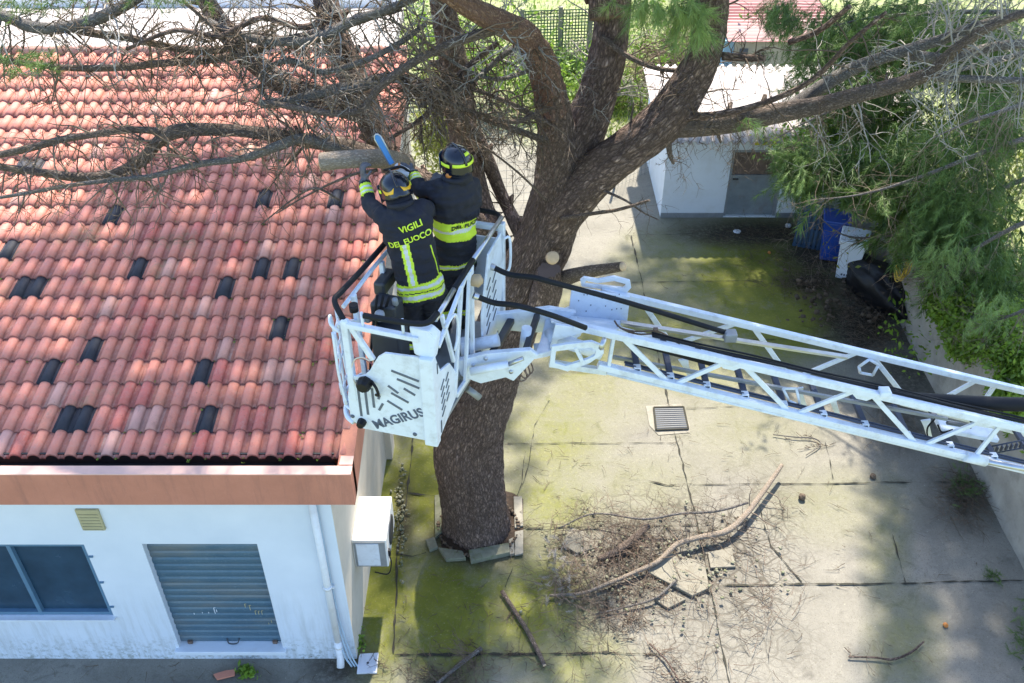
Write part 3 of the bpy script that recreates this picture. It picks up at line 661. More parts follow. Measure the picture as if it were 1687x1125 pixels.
class Twigs:
    def __init__(s): s.V = []; s.F = []; s.tips = []
    def seg(s, P, r0, r1, n=3):
        N = len(P); b0 = len(s.V)
        for i in range(N):
            t = (P[min(i+1, N-1)]-P[max(i-1, 0)])
            t = t.normalized() if t.length > 1e-7 else Vector((0, 0, 1))
            a = t.orthogonal().normalized(); b = t.cross(a); r = r0+(r1-r0)*i/(N-1)
            for k in range(n):
                th = 2*math.pi*k/n; q = P[i]+(a*math.cos(th)+b*math.sin(th))*r; s.V.append((q.x, q.y, q.z))
        for i in range(N-1):
            for k in range(n): s.F.append((b0+i*n+k, b0+i*n+(k+1) % n, b0+(i+1)*n+(k+1) % n, b0+(i+1)*n+k))
    def grow(s, p, d, L, r, lev, droop=.15, wig=.35, kids=4, nseg=6):
        P = [p]; d = d.normalized(); step = L/nseg
        for i in range(nseg):
            d = (d+Vector((rt.gauss(0, wig), rt.gauss(0, wig), rt.gauss(0, wig)-droop))*.45).normalized()
            P.append(P[-1]+d*step)
        s.seg(P, r, r*.35, 4 if r > .008 else 3)
        s.tips.append((P[-1], d))
        if lev > 0:
            for _ in range(kids):
                i = rt.randrange(1, nseg+1); t = (P[i]-P[i-1]).normalized()
                q = t.cross(Vector((rt.gauss(0, 1), rt.gauss(0, 1), rt.gauss(0, 1)))).normalized()
                s.grow(P[i], t*rt.uniform(.3, .9)+q*rt.uniform(.5, 1.), L*rt.uniform(.35, .65), max(.0024, r*.55), lev-1, droop, wig, kids, max(3, nseg-2))
    def along(s, key, n, L, r=.0095, lev=1, t0=0, t1=1, droop=.1, wig=.35, kids=4, bias=None, bw=.6):
        P, Rr, o = LIMBS[key]; N = len(P)
        for _ in range(n):
            i = min(N-2, int((t0+(t1-t0)*rt.random())*(N-1))); t = (P[i+1]-P[i]).normalized()
            q = t.cross(Vector((rt.gauss(0, 1), rt.gauss(0, 1), rt.gauss(0, 1)))).normalized()
            d = q+t*rt.uniform(-.2, .9)
            if bias is not None: d = d+Vector(bias)*bw
            s.grow(P[i]+q*Rr[i]*.8, d, L*rt.uniform(.4, 1.2), r*rt.uniform(.6, 1.3), lev, droop, wig, kids)
    def build(s, parent, m='twig', name='twigs'):
        if s.V:
            o = np_mesh(name, s.V, s.F, M[m], parent); o['kind'] = 'stuff'; return o
def spray_mesh(name, tips, mtl, parent, needles=46, L=.42, nl=.13, nw=.0035, kind=None, stem=True):
    """needle sprays: tips = list of (pos, dir, scale)"""
    rs = np.random.RandomState(len(tips)+17)
    # template: needles along +X
    k = needles; t_ = rs.rand(k); th = rs.rand(k)*2*np.pi; sp = .45+.35*rs.rand(k)
    base = np.stack([t_*L*.75, np.zeros(k), np.zeros(k)], 1); dr = np.stack([np.cos(sp), np.sin(sp)*np.cos(th), np.sin(sp)*np.sin(th)], 1)
    ln = nl*(.7+.5*rs.rand(k))[:, None]; tip = base+dr*ln; tip[:, 2] -= .02
    side = np.cross(dr, rs.randn(k, 3)); side /= np.linalg.norm(side, axis=1)[:, None]
    T = np.stack([base-side*nw, base+side*nw, tip], 1).reshape(-1, 3)
    if stem:
        T = np.concatenate([T, np.array([[0, -.006, 0], [0, .006, 0], [L*.85, 0, 0], [0, 0, -.006], [0, 0, .006], [L*.85, 0, 0]])])
    n = len(tips); pos = np.array([t[0] for t in tips]); d = np.array([t[1] for t in tips], float); sc = np.array([t[2] for t in tips])
    d /= np.linalg.norm(d, axis=1)[:, None]; u = np.cross(d, rs.randn(n, 3)); u /= np.linalg.norm(u, axis=1)[:, None]; v = np.cross(d, u)
    V = (T[None, :, 0:1]*d[:, None]+T[None, :, 1:2]*u[:, None]+T[None, :, 2:3]*v[:, None])*sc[:, None, None]+pos[:, None]
    V = V.reshape(-1, 3); F = np.arange(len(V)).reshape(-1, 3)
    tint = np.repeat(np.clip(rs.rand(n)*.8+.1+.2*rs.randn(n), 0, 1), len(T))
    o = np_mesh(name, V, F, mtl, parent, dict(tint=tint))
    if kind: o['kind'] = kind
    return o
def leaf_mesh(name, pts, mtl, parent, size=.05, kind=None, per=1, spread=.1):
    rs = np.random.RandomState(len(pts)); pts = np.array(pts)
    pts = np.repeat(pts, per, 0)+rs.randn(len(pts)*per, 3)*spread; n = len(pts)
    a = rs.randn(n, 3); a /= np.linalg.norm(a, axis=1)[:, None]; nn = rs.randn(n, 3)+np.array([0, -.3, .9]); b = np.cross(a, nn); b /= np.linalg.norm(b, axis=1)[:, None]
    sz = size*(.5+rs.rand(n))[:, None]
    V = np.stack([pts-a*sz, pts+b*sz*.5, pts+a*sz, pts-b*sz*.5], 1).reshape(-1, 3); F = np.arange(4*n).reshape(-1, 4)
    o = np_mesh(name, V, F, mtl, parent, dict(tint=np.repeat(rs.rand(n), 4)))
    if kind: o['kind'] = kind
    return o
gb = U(787, 862, z=0); TY = gb.y
pine = thing('pine_tree', 'big old pine with thick ridged trunk growing through the broken paving, forking behind the basket', 'tree', (gb.x, gb.y, 0))
# main trunk, fork and limbs as one mesh
mb = MB()
def tpart(pts, n=28, bump=.10, per=9, seed=0):
    P, Rr = limb_pts(pts, 18); mb.tube(P, Rr, n*3, bump=bump, seed=seed, oct_=3, ridge=.018 if n > 30 else .011); return P, Rr
TR = [(789, 905, TY, 70.7), (788, 880, TY, 63.0), (785, 850, TY, 55.4), (778, 800, TY, 54.4), (774, 725, TY, 57.8), (790, 670, TY, 55.4), (806, 610, TY, 51.6), (834, 545, TY, 47.8), (862, 470, TY+.02, 46.8), (893, 400, TY+.05, 43.9), (915, 335, TY+.08, 43.0), (928, 275, TY+.1, 40.1)]
tp = tpart(TR, 40, .11)
forkL0 = tpart([(918, 330, TY+.05, 38), (918, 270, TY+.05, 33), (915, 205, TY, 27), (905, 150, TY-.1, 25), (896, 115, TY-.3, 22)], 20, .13, seed=5)
mbT = mb; mb = MB()
forkL = tpart([(912, 185, TY-.05, 24), (905, 150, TY-.1, 25), (893, 105, TY-.4, 24), (868, 62, TY-.9, 23), (835, 42, TY-1.3, 21), (790, 20, TY-1.7, 18), (740, -8, TY-2, 15), (690, -40, TY-2.3, 12)], 20, .16, seed=5)
fl_o = mb.build('branch', M['bark_red'], pine); fl_o['label'] = 'flaking reddish limb arching left over the firefighters'; mb = mbT
forkM = tpart([(930, 290, TY+.15, 36), (960, 215, TY+.25, 35), (985, 150, TY+.35, 32), (1002, 80, TY+.4, 30), (1010, 10, TY+.5, 29), (1012, -90, TY+.6, 26)], 22, .1, seed=9)
forkR = tpart([(905, 385, TY+.0, 36), (938, 335, TY-.05, 36), (985, 285, TY-.1, 35), (1045, 240, TY-.2, 33), (1100, 190, TY-.2, 34), (1140, 130, TY-.2, 30), (1165, 70, TY-.3, 27), (1172, 10, TY-.4, 26), (1175, -80, TY-.5, 25)], 22, .12, seed=13)
trunk = mb.build('trunk', M['bark'], pine)
LIMBS['trunk'] = (tp[0], tp[1], trunk); LIMBS['fL'] = (forkL[0], forkL[1], trunk); LIMBS['fM'] = (forkM[0], forkM[1], trunk); LIMBS['fR'] = (forkR[0], forkR[1], trunk)
# cut stubs
mb = MB(); P, Rr = limb_pts([(900, 470, TY-.2, 16), (950, 452, TY-.5, 12), (1000, 443, TY-.8, 9), (1026, 439, TY-.95, 8)], 5); mb.tube(P, Rr, 12, bump=.12); stub = mb.build('cut_stub', M['bark_branch'], pine)
mb = MB(); d = (P[-1]-P[-2]).normalized(); mb.lathe(P[-1], [(Rr[-1]*.97, -.003), (Rr[-1]*.97, .006), (0, .008)], 14, d); mb.build('cut_face', M['cut_wood'], stub); stub['label'] = 'long sawn stub sticking out over the ladder head'
mb = MB(); P, Rr = limb_pts([(890, 520, TY-.35, 24), (900, 480, TY-.45, 24), (903, 445, TY-.5, 19)], 5); mb.tube(P, Rr, 24, bump=.2, ridge=.01); mb.build('burl', M['bark'], pine)
mb = MB(); p = U(911, 424, y=TY-.52); mb.lathe(p, [(.078, -.05), (.074, 0), (.06, .008), (.0, .012)], 16, Vector((.12, -.72, .6))); mb.build('sawn_knot', M['cut_wood'], pine)
L_ = lambda *a, **k: limb(*a, **k)
L_('r1', [(1105, 205, TY-.2, 22), (1150, 205, TY-.25, 20), (1210, 200, TY-.3, 18), (1280, 186, TY-.4, 16.5), (1350, 172, TY-.5, 14), (1420, 154, TY-.6, 13), (1490, 136, TY-.7, 12), (1535, 118, TY-.8, 11), (1575, 80, TY-.9, 9), (1640, 40, TY-1, 7), (1720, 10, TY-1, 5)], pine, n=14)
L_('r2', [(1290, 186, TY-.3, 12), (1330, 160, TY-.2, 12), (1375, 130, TY-.2, 11.5), (1420, 107, TY-.2, 11), (1490, 84, TY-.3, 10), (1560, 62, TY-.4, 9), (1620, 40, TY-.5, 8), (1700, 20, TY-.6, 6)], pine, m='bark_grey')
L_('r3', [(1540, 128, TY-.7, 7), (1600, 130, TY-.8, 6), (1660, 132, TY-.9, 5.5), (1740, 134, TY-1, 5)], pine, m='bark_grey')
L_('r4', [(1500, 90, TY-.3, 9), (1570, 96, TY-.3, 8), (1640, 76, TY-.4, 8), (1740, 70, TY-.5, 7)], pine, m='bark_grey')
L_('r5', [(1125, 195, TY-.3, 6), (1200, 185, TY-.6, 6), (1270, 165, TY-.8, 5), (1340, 130, TY-1, 4.5), (1400, 70, TY-1.2, 4), (1460, 20, TY-1.3, 3)], pine, m='bark')
L_('r6', [(1300, 70, TY+.5, 5), (1350, 50, TY+.3, 5), (1400, 10, TY, 4)], pine, m='bark')
L_('r7', [(1190, 92, TY-.3, 7), (1230, 95, TY-.4, 6), (1260, 96, TY-.5, 5)], pine, m='bark')
L_('r8', [(925, 360, TY-.3, 4), (975, 352, TY-.6, 3.4), (1020, 345, TY-.8, 3), (1070, 330, TY-1.0, 2)], pine, m='bark_branch', knots=False)
L_('r9', [(990, 312, TY-.3, 2.6), (1030, 330, TY-.5, 2), (1060, 350, TY-.6, 1.6), (1085, 362, TY-.7, 1)], pine, knots=False)
L_('r10', [(1100, 230, TY-.3, 5), (1104, 255, TY-.3, 4), (1110, 270, TY-.3, 2)], pine)
L_('v1', [(1035, 248, TY-.1, 2.6), (1038, 210, TY-.1, 2.2), (1044, 168, TY-.1, 1.2)], pine, knots=False)
# left limbs: trunk behind the firefighters
L_('bk1', [(845, 470, TY+.25, 26), (815, 400, TY+.5, 27), (790, 340, TY+.7, 23), (768, 250, TY+.9, 24), (758, 180, TY+1., 26), (748, 110, TY+1., 24), (735, 40, TY+.9, 22), (722, -40, TY+.8, 20)], pine, m='bark', n=16, bump=.1)
L_('bk2', [(880, 430, TY+.3, 12), (850, 370, TY+.5, 12), (838, 345, TY+.8, 11), (822, 310, TY+.9, 11), (803, 265, TY+.9, 13), (775, 215, TY+.8, 15), (735, 175, TY+.7, 14), (700, 158, TY+.5, 11), (670, 150, TY+.3, 9)], pine, m='bark', n=12)
L_('bk3', [(800, 380, TY+.3, 16), (740, 320, TY-.3, 17), (672, 285, TY-.8, 17), (630, 245, TY-.9, 20), (604, 180, TY-.7, 24), (575, 110, TY-.5, 24), (550, 50, TY-.3, 22), (528, -30, TY-.1, 20)], pine, m='bark', n=14)
L_('bk4', [(600, 190, TY-.7, 16), (550, 170, TY-.7, 19), (490, 150, TY-.6, 18), (440, 120, TY-.5, 17), (395, 80, TY-.3, 17), (360, 35, TY-.1, 16), (325, -20, TY, 14)], pine, m='bark', n=12)
YB = 8.5
L_('b1', [(668, 272, YB-.4, 17), (640, 263, YB-.9, 17), (600, 262, YB-1.3, 15), (560, 264, YB-1.4, 15), (530, 267, YB-1.4, 15.5)], pine, m='bark_pale', n=14, label='thick sawn branch end held over the roof', knots=False)
mb = MB(); P, Rr, o = LIMBS['b1']; mb.lathe(P[-1], [(Rr[-1]*.93, -.003), (Rr[-1]*.93, .006), (0, .008)], 14, (P[-1]-P[-2]).normalized()); mb.build('cut_face', M['cut_wood'], o)
L_('b2', [(628, 262, YB-.2, 16), (560, 240, YB-.1, 15), (510, 232, YB, 12), (470, 226, YB, 11.5), (400, 216, YB, 10), (330, 213, YB, 11), (285, 218, YB, 12), (258, 236, YB, 10), (232, 265, YB, 10), (185, 288, YB, 9), (130, 292, YB, 8), (60, 283, YB, 7), (0, 275, YB, 6.5), (-60, 268, YB, 5)], pine)
L_('b3', [(268, 216, YB, 6), (215, 214, YB, 5.5), (150, 222, YB, 5.5), (100, 230, YB, 6), (60, 241, YB, 6), (0, 254, YB, 5.5), (-60, 262, YB, 5)], pine)
L_('b4', [(610, 262, YB-.2, 9), (555, 244, YB-.4, 8), (500, 228, YB-.4, 8), (460, 240, YB-.4, 8), (400, 261, YB-.3, 6), (330, 270, YB-.3, 5.5), (250, 290, YB-.3, 4.5), (180, 297, YB-.3, 4), (110, 306, YB-.3, 3.5), (40, 319, YB-.3, 3), (-30, 330, YB-.3, 2.5)], pine, m='bark_grey')
L_('b5', [(-40, 15, YB+.3, 9), (10, 28, YB+.3, 9), (50, 44, YB+.3, 10), (100, 46, YB+.3, 10), (150, 34, YB+.3, 10), (200, 12, YB+.3, 9), (250, -20, YB+.3, 8)], pine, m='bark_grey')
L_('b6', [(100, 42, YB+.4, 7), (150, 54, YB+.4, 7), (210, 62, YB+.4, 6.5), (260, 73, YB+.4, 6), (320, 84, YB+.3, 6), (370, 80, YB+.2, 6), (420, 60, YB+.1, 7), (470, 66, YB, 8), (540, 50, YB-.1, 8), (610, 26, YB-.2, 8), (660, 12, YB-.2, 7)], pine)
L_('b7', [(-40, 90, YB+.6, 5), (40, 104, YB+.6, 5), (120, 112, YB+.5, 5.5), (200, 111, YB+.4, 6), (270, 104, YB+.3, 6), (330, 100, YB+.3, 6.5), (400, 90, YB+.2, 7), (450, 72, YB+.1, 8)], pine)
L_('b8', [(330, 30, YB+.2, 6), (380, 52, YB+.1, 6), (430, 66, YB, 7), (500, 68, YB-.1, 7), (545, 53, YB-.2, 8), (585, 33, YB-.2, 8), (640, 15, YB-.3, 7), (700, -10, YB-.3, 6)], pine, m='bark_grey')
L_('b9', [(440, 168, YB-.4, 5), (500, 180, YB-.5, 5.5), (555, 187, YB-.6, 5.5), (597, 179, YB-.6, 6), (624, 145, YB-.6, 7), (672, 108, YB-.6, 7), (724, 80, YB-.5, 7), (785, 58, YB-.4, 8), (850, 40, YB-.2, 8)], pine, m='bark_branch')
L_('b10', [(430, 172, YB-.2, 7), (480, 166, YB-.2, 8), (537, 150, YB-.2, 9), (590, 142, YB-.2, 10), (650, 128, YB, 9), (720, 150, YB+.3, 8)], pine, m='bark_grey')
L_('b11', [(650, 128, YB+.2, 4), (700, 155, YB+.2, 4), (750, 175, YB+.3, 4), (800, 197, YB+.4, 4.5), (850, 214, YB+.5, 5), (900, 232, YB+.7, 6)], pine, m='bark_branch')
L_('b12', [(300, 0, YB, 3), (345, 40, YB, 3.5), (390, 90, YB, 4), (430, 120, YB, 4), (440, 160, YB-.1, 4), (520, 175, YB-.3, 5)], pine, m='bark_branch')
L_('b13', [(560, 330, YB-.9, 1.6), (520, 310, YB-.9, 2), (480, 330, YB-.8, 1.6), (430, 370, YB-.8, 1)], pine, knots=False)
L_('b14', [(622, 280, YB-.9, 3), (590, 285, YB-.9, 2.5), (550, 300, YB-.9, 2), (500, 325, YB-.9, 1.5), (455, 352, YB-.9, 1)], pine, knots=False)
L_('b15', [(900, 180, TY-.3, 5), (850, 200, TY-.7, 4), (800, 190, TY-1, 3), (730, 165, TY-1.2, 3), (690, 130, TY-1.3, 2.5)], pine)
L_('b16', [(890, 110, TY-.4, 4), (820, 130, TY-.9, 3.5), (760, 110, TY-1.1, 3), (690, 60, TY-1.2, 2.5), (640, 30, TY-1.2, 2)], pine, m='bark_grey')
L_('b17', [(900, 330, TY-.3, 2.2), (860, 290, TY-.5, 1.8), (810, 250, TY-.6, 1.6), (775, 230, TY-.6, 1.2)], pine, knots=False)
L_('b18', [(990, 60, TY+.2, 5), (1030, 90, TY+.1, 4.5), (1080, 112, TY, 4), (1140, 118, TY-.1, 4)], pine)
L_('b19', [(440, 110, YB, 4), (480, 100, YB-.1, 5), (530, 118, YB-.2, 5), (600, 100, YB-.3, 5), (660, 70, YB-.3, 5), (700, 40, YB-.3, 4)], pine, m='bark_grey')
# twigs
def tw(par, mtl, jobs):
    T = Twigs()
    for j_ in jobs: T.along(j_[0], j_[1], j_[2], **(j_[3] if len(j_) > 3 else {}))
    o = T.build(par, mtl); return T
lv2 = dict(lev=2, kids=3)
tw(pine, 'twig', [('b2', 64, .5, lv2), ('b3', 26, .45, lv2), ('b4', 60, .5, lv2), ('b6', 56, .5, lv2), ('b7', 50, .5, lv2), ('b12', 24, .5, lv2), ('b9', 44, .55, lv2), ('b19', 32, .5, lv2), ('b15', 22, .5, lv2), ('b11', 22, .5, lv2)])
tw(pine, 'twig_grey', [('b5', 30, .5, lv2), ('b8', 44, .5, lv2), ('b10', 26, .5, lv2), ('b16', 22, .5, lv2), ('bk4', 22, .6, lv2), ('r2', 30, .7, dict(lev=2, kids=3, t0=.25)), ('r3', 20, .6, lv2), ('r4', 22, .7, lv2), ('r1', 32, .7, dict(lev=2, kids=3, t0=.35)), ('fM', 22, .5, dict(t0=.3, lev=2)), ('fL', 20, .4, dict(t0=.4, lev=2))])
L_('b20', [(820, 70, TY-.9, 5), (760, 120, TY-1, 5), (700, 190, TY-1.1, 4), (640, 230, TY-1.2, 3)], pine, m='bark')
L_('b21', [(905, 205, TY-.2, 5), (850, 175, TY-.6, 4.5), (790, 150, TY-.9, 4), (720, 130, TY-1.1, 4), (660, 150, TY-1.2, 3)], pine, m='bark_branch')
L_('b22', [(560, 20, YB, 6), (500, 45, YB, 6), (430, 30, YB, 5), (360, 60, YB, 5), (290, 50, YB, 4), (210, 80, YB, 3)], pine, m='bark')
L_('b23', [(880, 60, TY-.5, 6), (830, 90, TY-.8, 5), (770, 140, TY-1, 4.5), (690, 175, TY-1.1, 4)], pine, m='bark_grey')
tw(pine, 'twig_dark', [('b20', 40, .55, lv2), ('b21', 44, .55, lv2), ('b22', 44, .5, lv2), ('b23', 30, .5, lv2), ('b5', 26, .5, lv2), ('b7', 26, .5, lv2), ('bk4', 20, .6, lv2), ('bk3', 22, .6, dict(t0=.35, lev=2, kids=3)), ('b9', 18, .6, lv2), ('b2', 26, .6, lv2), ('bk1', 22, .6, dict(t0=.4, lev=2, kids=3)), ('bk2', 20, .5, lv2), ('b11', 26, .6, lv2), ('r5', 24, .6, lv2), ('r8', 7, .35, dict(lev=1, r=.005)), ('r9', 5, .3, dict(lev=1, r=.004)), ('r10', 7, .35, dict(lev=2, r=.005)), ('b14', 9, .35, dict(lev=1, r=.004)), ('b13', 6, .3, dict(lev=1, r=.003)), ('b18', 12, .4, lv2), ('r1', 26, .5, dict(lev=2, r=.004, t0=.0, t1=.5, bias=(0, -.2, -1), bw=1.0, droop=.35)), ('r7', 8, .5, lv2), ('fR', 26, .5, dict(t0=.5, lev=2, kids=3)), ('b17', 6, .3, dict(r=.004))])
# living needles of the big pine that show in the frame
def tipset(blobs, n, dvec, sc=(.7, 1.2), jit=.8):
    out = []
    for (px, py, rx, ry, Y0, Y1, w) in blobs:
        for _ in range(int(n*w)):
            a = rt.gauss(0, .5); b = rt.gauss(0, .5); p = U(px+rx*a, py+ry*b, y=rt.uniform(Y0, Y1))
            if p.z < .4: continue
            d = Vector(dvec)+Vector((rt.gauss(0, jit), rt.gauss(0, jit), rt.gauss(0, jit*.7)))
            out.append((tuple(p), tuple(d), rt.uniform(*sc)))
    return out
spray_mesh('needles', tipset([(1135, 10, 36, 30, 8.4, 9.0, .9), (1060, 0, 40, 16, 8.3, 9, .5), (1230, 190, 20, 10, 8.8, 9.1, .08), ], 42, (.1, -.1, -.9), (.6, 1.0), .5), M['needles_bright'], pine, 60, .3, .2, .003)
spray_mesh('needles', tipset([(40, 98, 60, 22, 8, 9.3, 1.1), (60, 3, 110, 12, 8, 9.5, 1.0), (250, -5, 140, 10, 8, 9.5, .8)], 42, (.1, -.1, -.5), (.5, .8), .9), M['needles'], pine, 40, .3, .13, .0026)
spray_mesh('needles', tipset([(1150, 30, 16, 26, 8.3, 8.6, 1)], 9, (.15, -.1, -1), (.8, 1.0), .3), M['needles_bright'], pine, 40, .25, .24, .003)

# ------------------------------------------------------------------ tree pit: broken slab edges, pale kerb, soil
pit = thing('tree_pit', 'heaved broken paving edge and pale kerb round the foot of the big pine', 'tree pit', (gb.x, gb.y, 0))
mb = MB(); ring = []
for a_, b_ in [(722, 850), (728, 905), (752, 918), (800, 914), (838, 900), (862, 880), (862, 822), (845, 812), (800, 800), (730, 800)]:
    p = U(a_, b_, z=.022); ring.append(p)
mb.add(ring, [tuple(reversed(range(len(ring))))]); mb.build('soil', M['soil'], pit)
def slab(pxs, z0, z1, m, name, tilt=0):
    P = [U(a_, b_, z=z0) for a_, b_ in pxs]; mb = MB(); mb.prism(P, (0, 0, z1-z0), 0); return mb.build(name, M[m], pit, .008)
slab([(722, 906), (762, 912), (768, 924), (735, 926)], .0, .07, 'stone', 'slab_piece'); slab([(772, 912), (838, 900), (840, 916), (776, 930)], .0, .09, 'stone', 'slab_piece')
slab([(701, 893), (716, 888), (722, 905), (708, 910)], .0, .06, 'stone', 'slab_piece'); slab([(838, 892), (846, 888), (848, 915), (840, 917)], 0, .05, 'kerb_pale', 'kerb')
slab([(846, 820), (860, 820), (862, 868), (848, 872)], .02, .055, 'kerb_pale', 'kerb'); slab([(848, 878), (862, 875), (862, 914), (848, 917)], .02, .055, 'kerb_pale', 'kerb')
slab([(716, 820), (727, 818), (728, 880), (717, 890)], 0, .06, 'stone', 'slab_piece')
# loose bark and rubble in the pit and the cracked gutter
def chunks(n, pos, size, mats_, name, parent=None, flat=.5):
    V = []; F = []; rs = random.Random(n)
    for _ in range(n):
        p = pos(rs); s = size*rs.uniform(.4, 1.3); R3 = Matrix.Rotation(rs.uniform(0, 6.3), 3, 'Z') @ Matrix.Rotation(rs.gauss(0, .4), 3, 'X')
        vs = [R3 @ Vector((x*s*rs.uniform(.6, 1.1), y*s*rs.uniform(.4, .8), z*s*flat*rs.uniform(.6, 1.1)))+p for z in (-.3, .5) for y in (-.5, .5) for x in (-.5, .5)]
        b = len(V); V += [tuple(v) for v in vs]; F += [tuple(b+i for i in f) for f in [(0, 2, 3, 1), (4, 5, 7, 6), (0, 1, 5, 4), (2, 6, 7, 3), (0, 4, 6, 2), (1, 3, 7, 5)]]
    return np_mesh(name, V, F, M[mats_], parent)
def pxpos(px, py, rx, ry, z=.02, zr=.03): 
    return lambda rs: U(px+rs.gauss(0, rx), py+rs.gauss(0, ry), z=z+abs(rs.gauss(0, zr)))
def ringpos(rs):
    a_ = rs.uniform(0, 6.28); return U(788+66*math.cos(a_), 868+48*math.sin(a_), z=.03+rs.random()*.04)
chunks(170, ringpos, .055, 'twig_dark', 'bark_chips', pit)['kind'] = 'stuff'
o = chunks(130, pxpos(660, 850, 5, 42), .045, 'stone', 'rubble'); tag(o, 'crumbled rubble filling the mossy crack beside the building', 'rubble', kind='stuff')
o = chunks(260, pxpos(1075, 935, 85, 45), .05, 'stone', 'broken_paving'); tag(o, 'small crumbs of broken paving scattered under the fallen branches', 'rubble', kind='stuff')
# heaved slab pieces at the cracked area
heaved = thing('heaved_slab', 'broken concrete slab pieces lifted beneath the fallen branch', 'paving slab', tuple(U(1130, 960, z=0)))
for pl, z1 in [([(1065, 945), (1105, 915), (1160, 930), (1168, 972), (1140, 985)], .035), ([(1165, 912), (1205, 905), (1212, 936), (1170, 938)], .02), ([(1100, 975), (1130, 990), (1100, 1005), (1078, 990)], .025), ([(940, 872), (965, 880), (985, 905), (950, 915), (925, 900)], .035)]:
    P = [U(a_, b_, z=.0) for a_, b_ in pl]; mb = MB(); mb.prism(P, (0, 0, z1+.02), 0); mb.build('slab_piece', mat('slab', (.24, .22, .17), .9, var=.3, scale=5, dirt=(.12, .11, .08), dirt_amt=.9, bump=.5), heaved, .01)
# drain grate
gr = thing('drain_grate', 'square steel drain grate set in the yard paving below the ladder', 'drain', tuple(U(1103, 688, z=0)))
c4 = [U(1077, 671, z=.03), U(1126, 670, z=.03), U(1134, 706, z=.03), U(1081, 708, z=.03)]
mb = MB(); mb.add([p-Vector((0, 0, .004)) for p in (c4[0], c4[3], c4[2], c4[1])], [(0, 1, 2, 3)]); mb.build('pit', M['slot'], gr)
mb = MB()
for i in range(4): mb.beam(c4[i], c4[(i+1) % 4], .03, .016)
mb.build('frame', M['joint'], gr); mb = MB()
for i in range(1, 11):
    t_ = i/11; mb.beam(c4[0].lerp(c4[3], t_), c4[1].lerp(c4[2], t_), .02, .012)
mb.build('grating', mat('grate', (.13, .13, .12), .7, metal=.1), gr)
mb = MB(); P = [U(*q, z=.019) for q in [(1064, 668), (1122, 664), (1137, 700), (1136, 712), (1085, 716), (1070, 700)]]; P = [q-Vector((0, 0, .008)) for q in P]; mb.add(P[::-1], [tuple(range(6))]); mb.build('grate_surround', M['kerb_pale'], gr)
mb = MB(); P = [U(*q, z=.0) for q in [(592, 1079), (624, 1077), (621, 1110), (588, 1111)]]; mb.prism(P, (0, 0, .03), 0); cp = mb.build('utility_cover', M['plate'], None, .005)
tag(cp, 'square whitish utility cover lying on the ground at the building corner', 'cover')
pl_ = sum(P, Vector())/4; mb = MB(); mb.lathe(pl_+Vector((0, 0, .03)), [(.018, 0), (.012, .008), (0, .01)], 10); mb.build('bolt', M['dark_metal'], cp)
P = [U(*q, z=.03) for q in [(352, 1112), (372, 1106), (388, 1104), (387, 1114), (358, 1121)]]; mb = MB(); mb.prism(P, (0, 0, .025), 0); tag(mb.build('tile_shard', M['terracotta'], None, .004), 'broken piece of terracotta roof tile lying in front of the shutter', 'tile shard')
# small plant
pl = thing('weed', 'small green weed growing at the foot of the shutter wall', 'weed', tuple(U(408, 1104, z=0)))
leaf_mesh('foliage', [tuple(U(408+rt.gauss(0, 7), 1104+rt.gauss(0, 4), z=abs(rt.gauss(.03, .04)))) for _ in range(40)], M['leaves'], pl, .035, per=4, spread=.02)
pl = thing('weed', 'thin green weed at the building corner beside the downpipe', 'weed', tuple(U(594, 1064, z=0)))
leaf_mesh('foliage', [tuple(U(594+rt.gauss(0, 4), 1055+rt.gauss(0, 9), z=abs(rt.gauss(.04, .04)))) for _ in range(25)], M['leaves'], pl, .03, per=3, spread=.02)

# ------------------------------------------------------------------ fallen branches on the ground
def ground_branch(label, pts, jobs, m='bark_branch', z=None, group=None, cut=False, n=10):
    P = []
    for (px, py, zz, rp) in pts:
        p = U(px, py, z=zz); P.append((p.x, p.y, p.z, rp*zc(p)/FPX))
    C = crom(P, 6); Pp = [Vector(c[:3]) for c in C]; Rr = [c[3]*.72 for c in C]
    t_ = thing('fallen_branch', label, 'branch', tuple(Pp[len(Pp)//2]))
    mb = MB(); mb.tube(Pp, Rr, n, bump=.12, seed=px); o = mb.build('limb', M[m], t_); key = label; LIMBS[key] = (Pp, Rr, o)
    if cut: mb = MB(); mb.lathe(Pp[-1], [(Rr[-1]*.9, -.004), (Rr[-1]*.9, .006), (0, .008)], 10, (Pp[-1]-Pp[-2]).normalized()); mb.build('cut_face', M['cut_wood'], t_)
    T = Twigs()
    for n_, L, kw in jobs:
        T.along(key, n_, L, **kw)
    T.V = [(x, y, max(z_, .025+rt.random()*.02)) for x, y, z_ in T.V]
    T.build(t_, 'twig_brown' if m != 'bark_pale' else 'twig'); return t_
ground_branch('longest fallen bare branch, curving up to the right across the cracked paving', [(905, 981, .06, 3), (960, 977, .06, 4), (1000, 962, .08, 4.5), (1050, 941, .1, 5), (1085, 924, .12, 5.5), (1115, 897, .15, 6.5), (1150, 886, .16, 6.5), (1195, 876, .16, 7), (1225, 852, .18, 7), (1250, 820, .2, 6.5), (1275, 785, .22, 5.5), (1288, 766, .24, 4.5)],
              [(40, .55, dict(lev=2, kids=3, r=.008, t0=0, t1=.7, droop=.1)), (14, .5, dict(lev=2, kids=4, r=.008, t0=.3, t1=.9))], 'bark_pale')
ground_branch('thick short limb lying half hidden under the fallen twigs', [(985, 922, .06, 6), (1020, 905, .1, 9), (1050, 882, .12, 8), (1068, 866, .14, 7)], [(30, .5, dict(lev=2, kids=4, r=.005))], 'bark_branch')
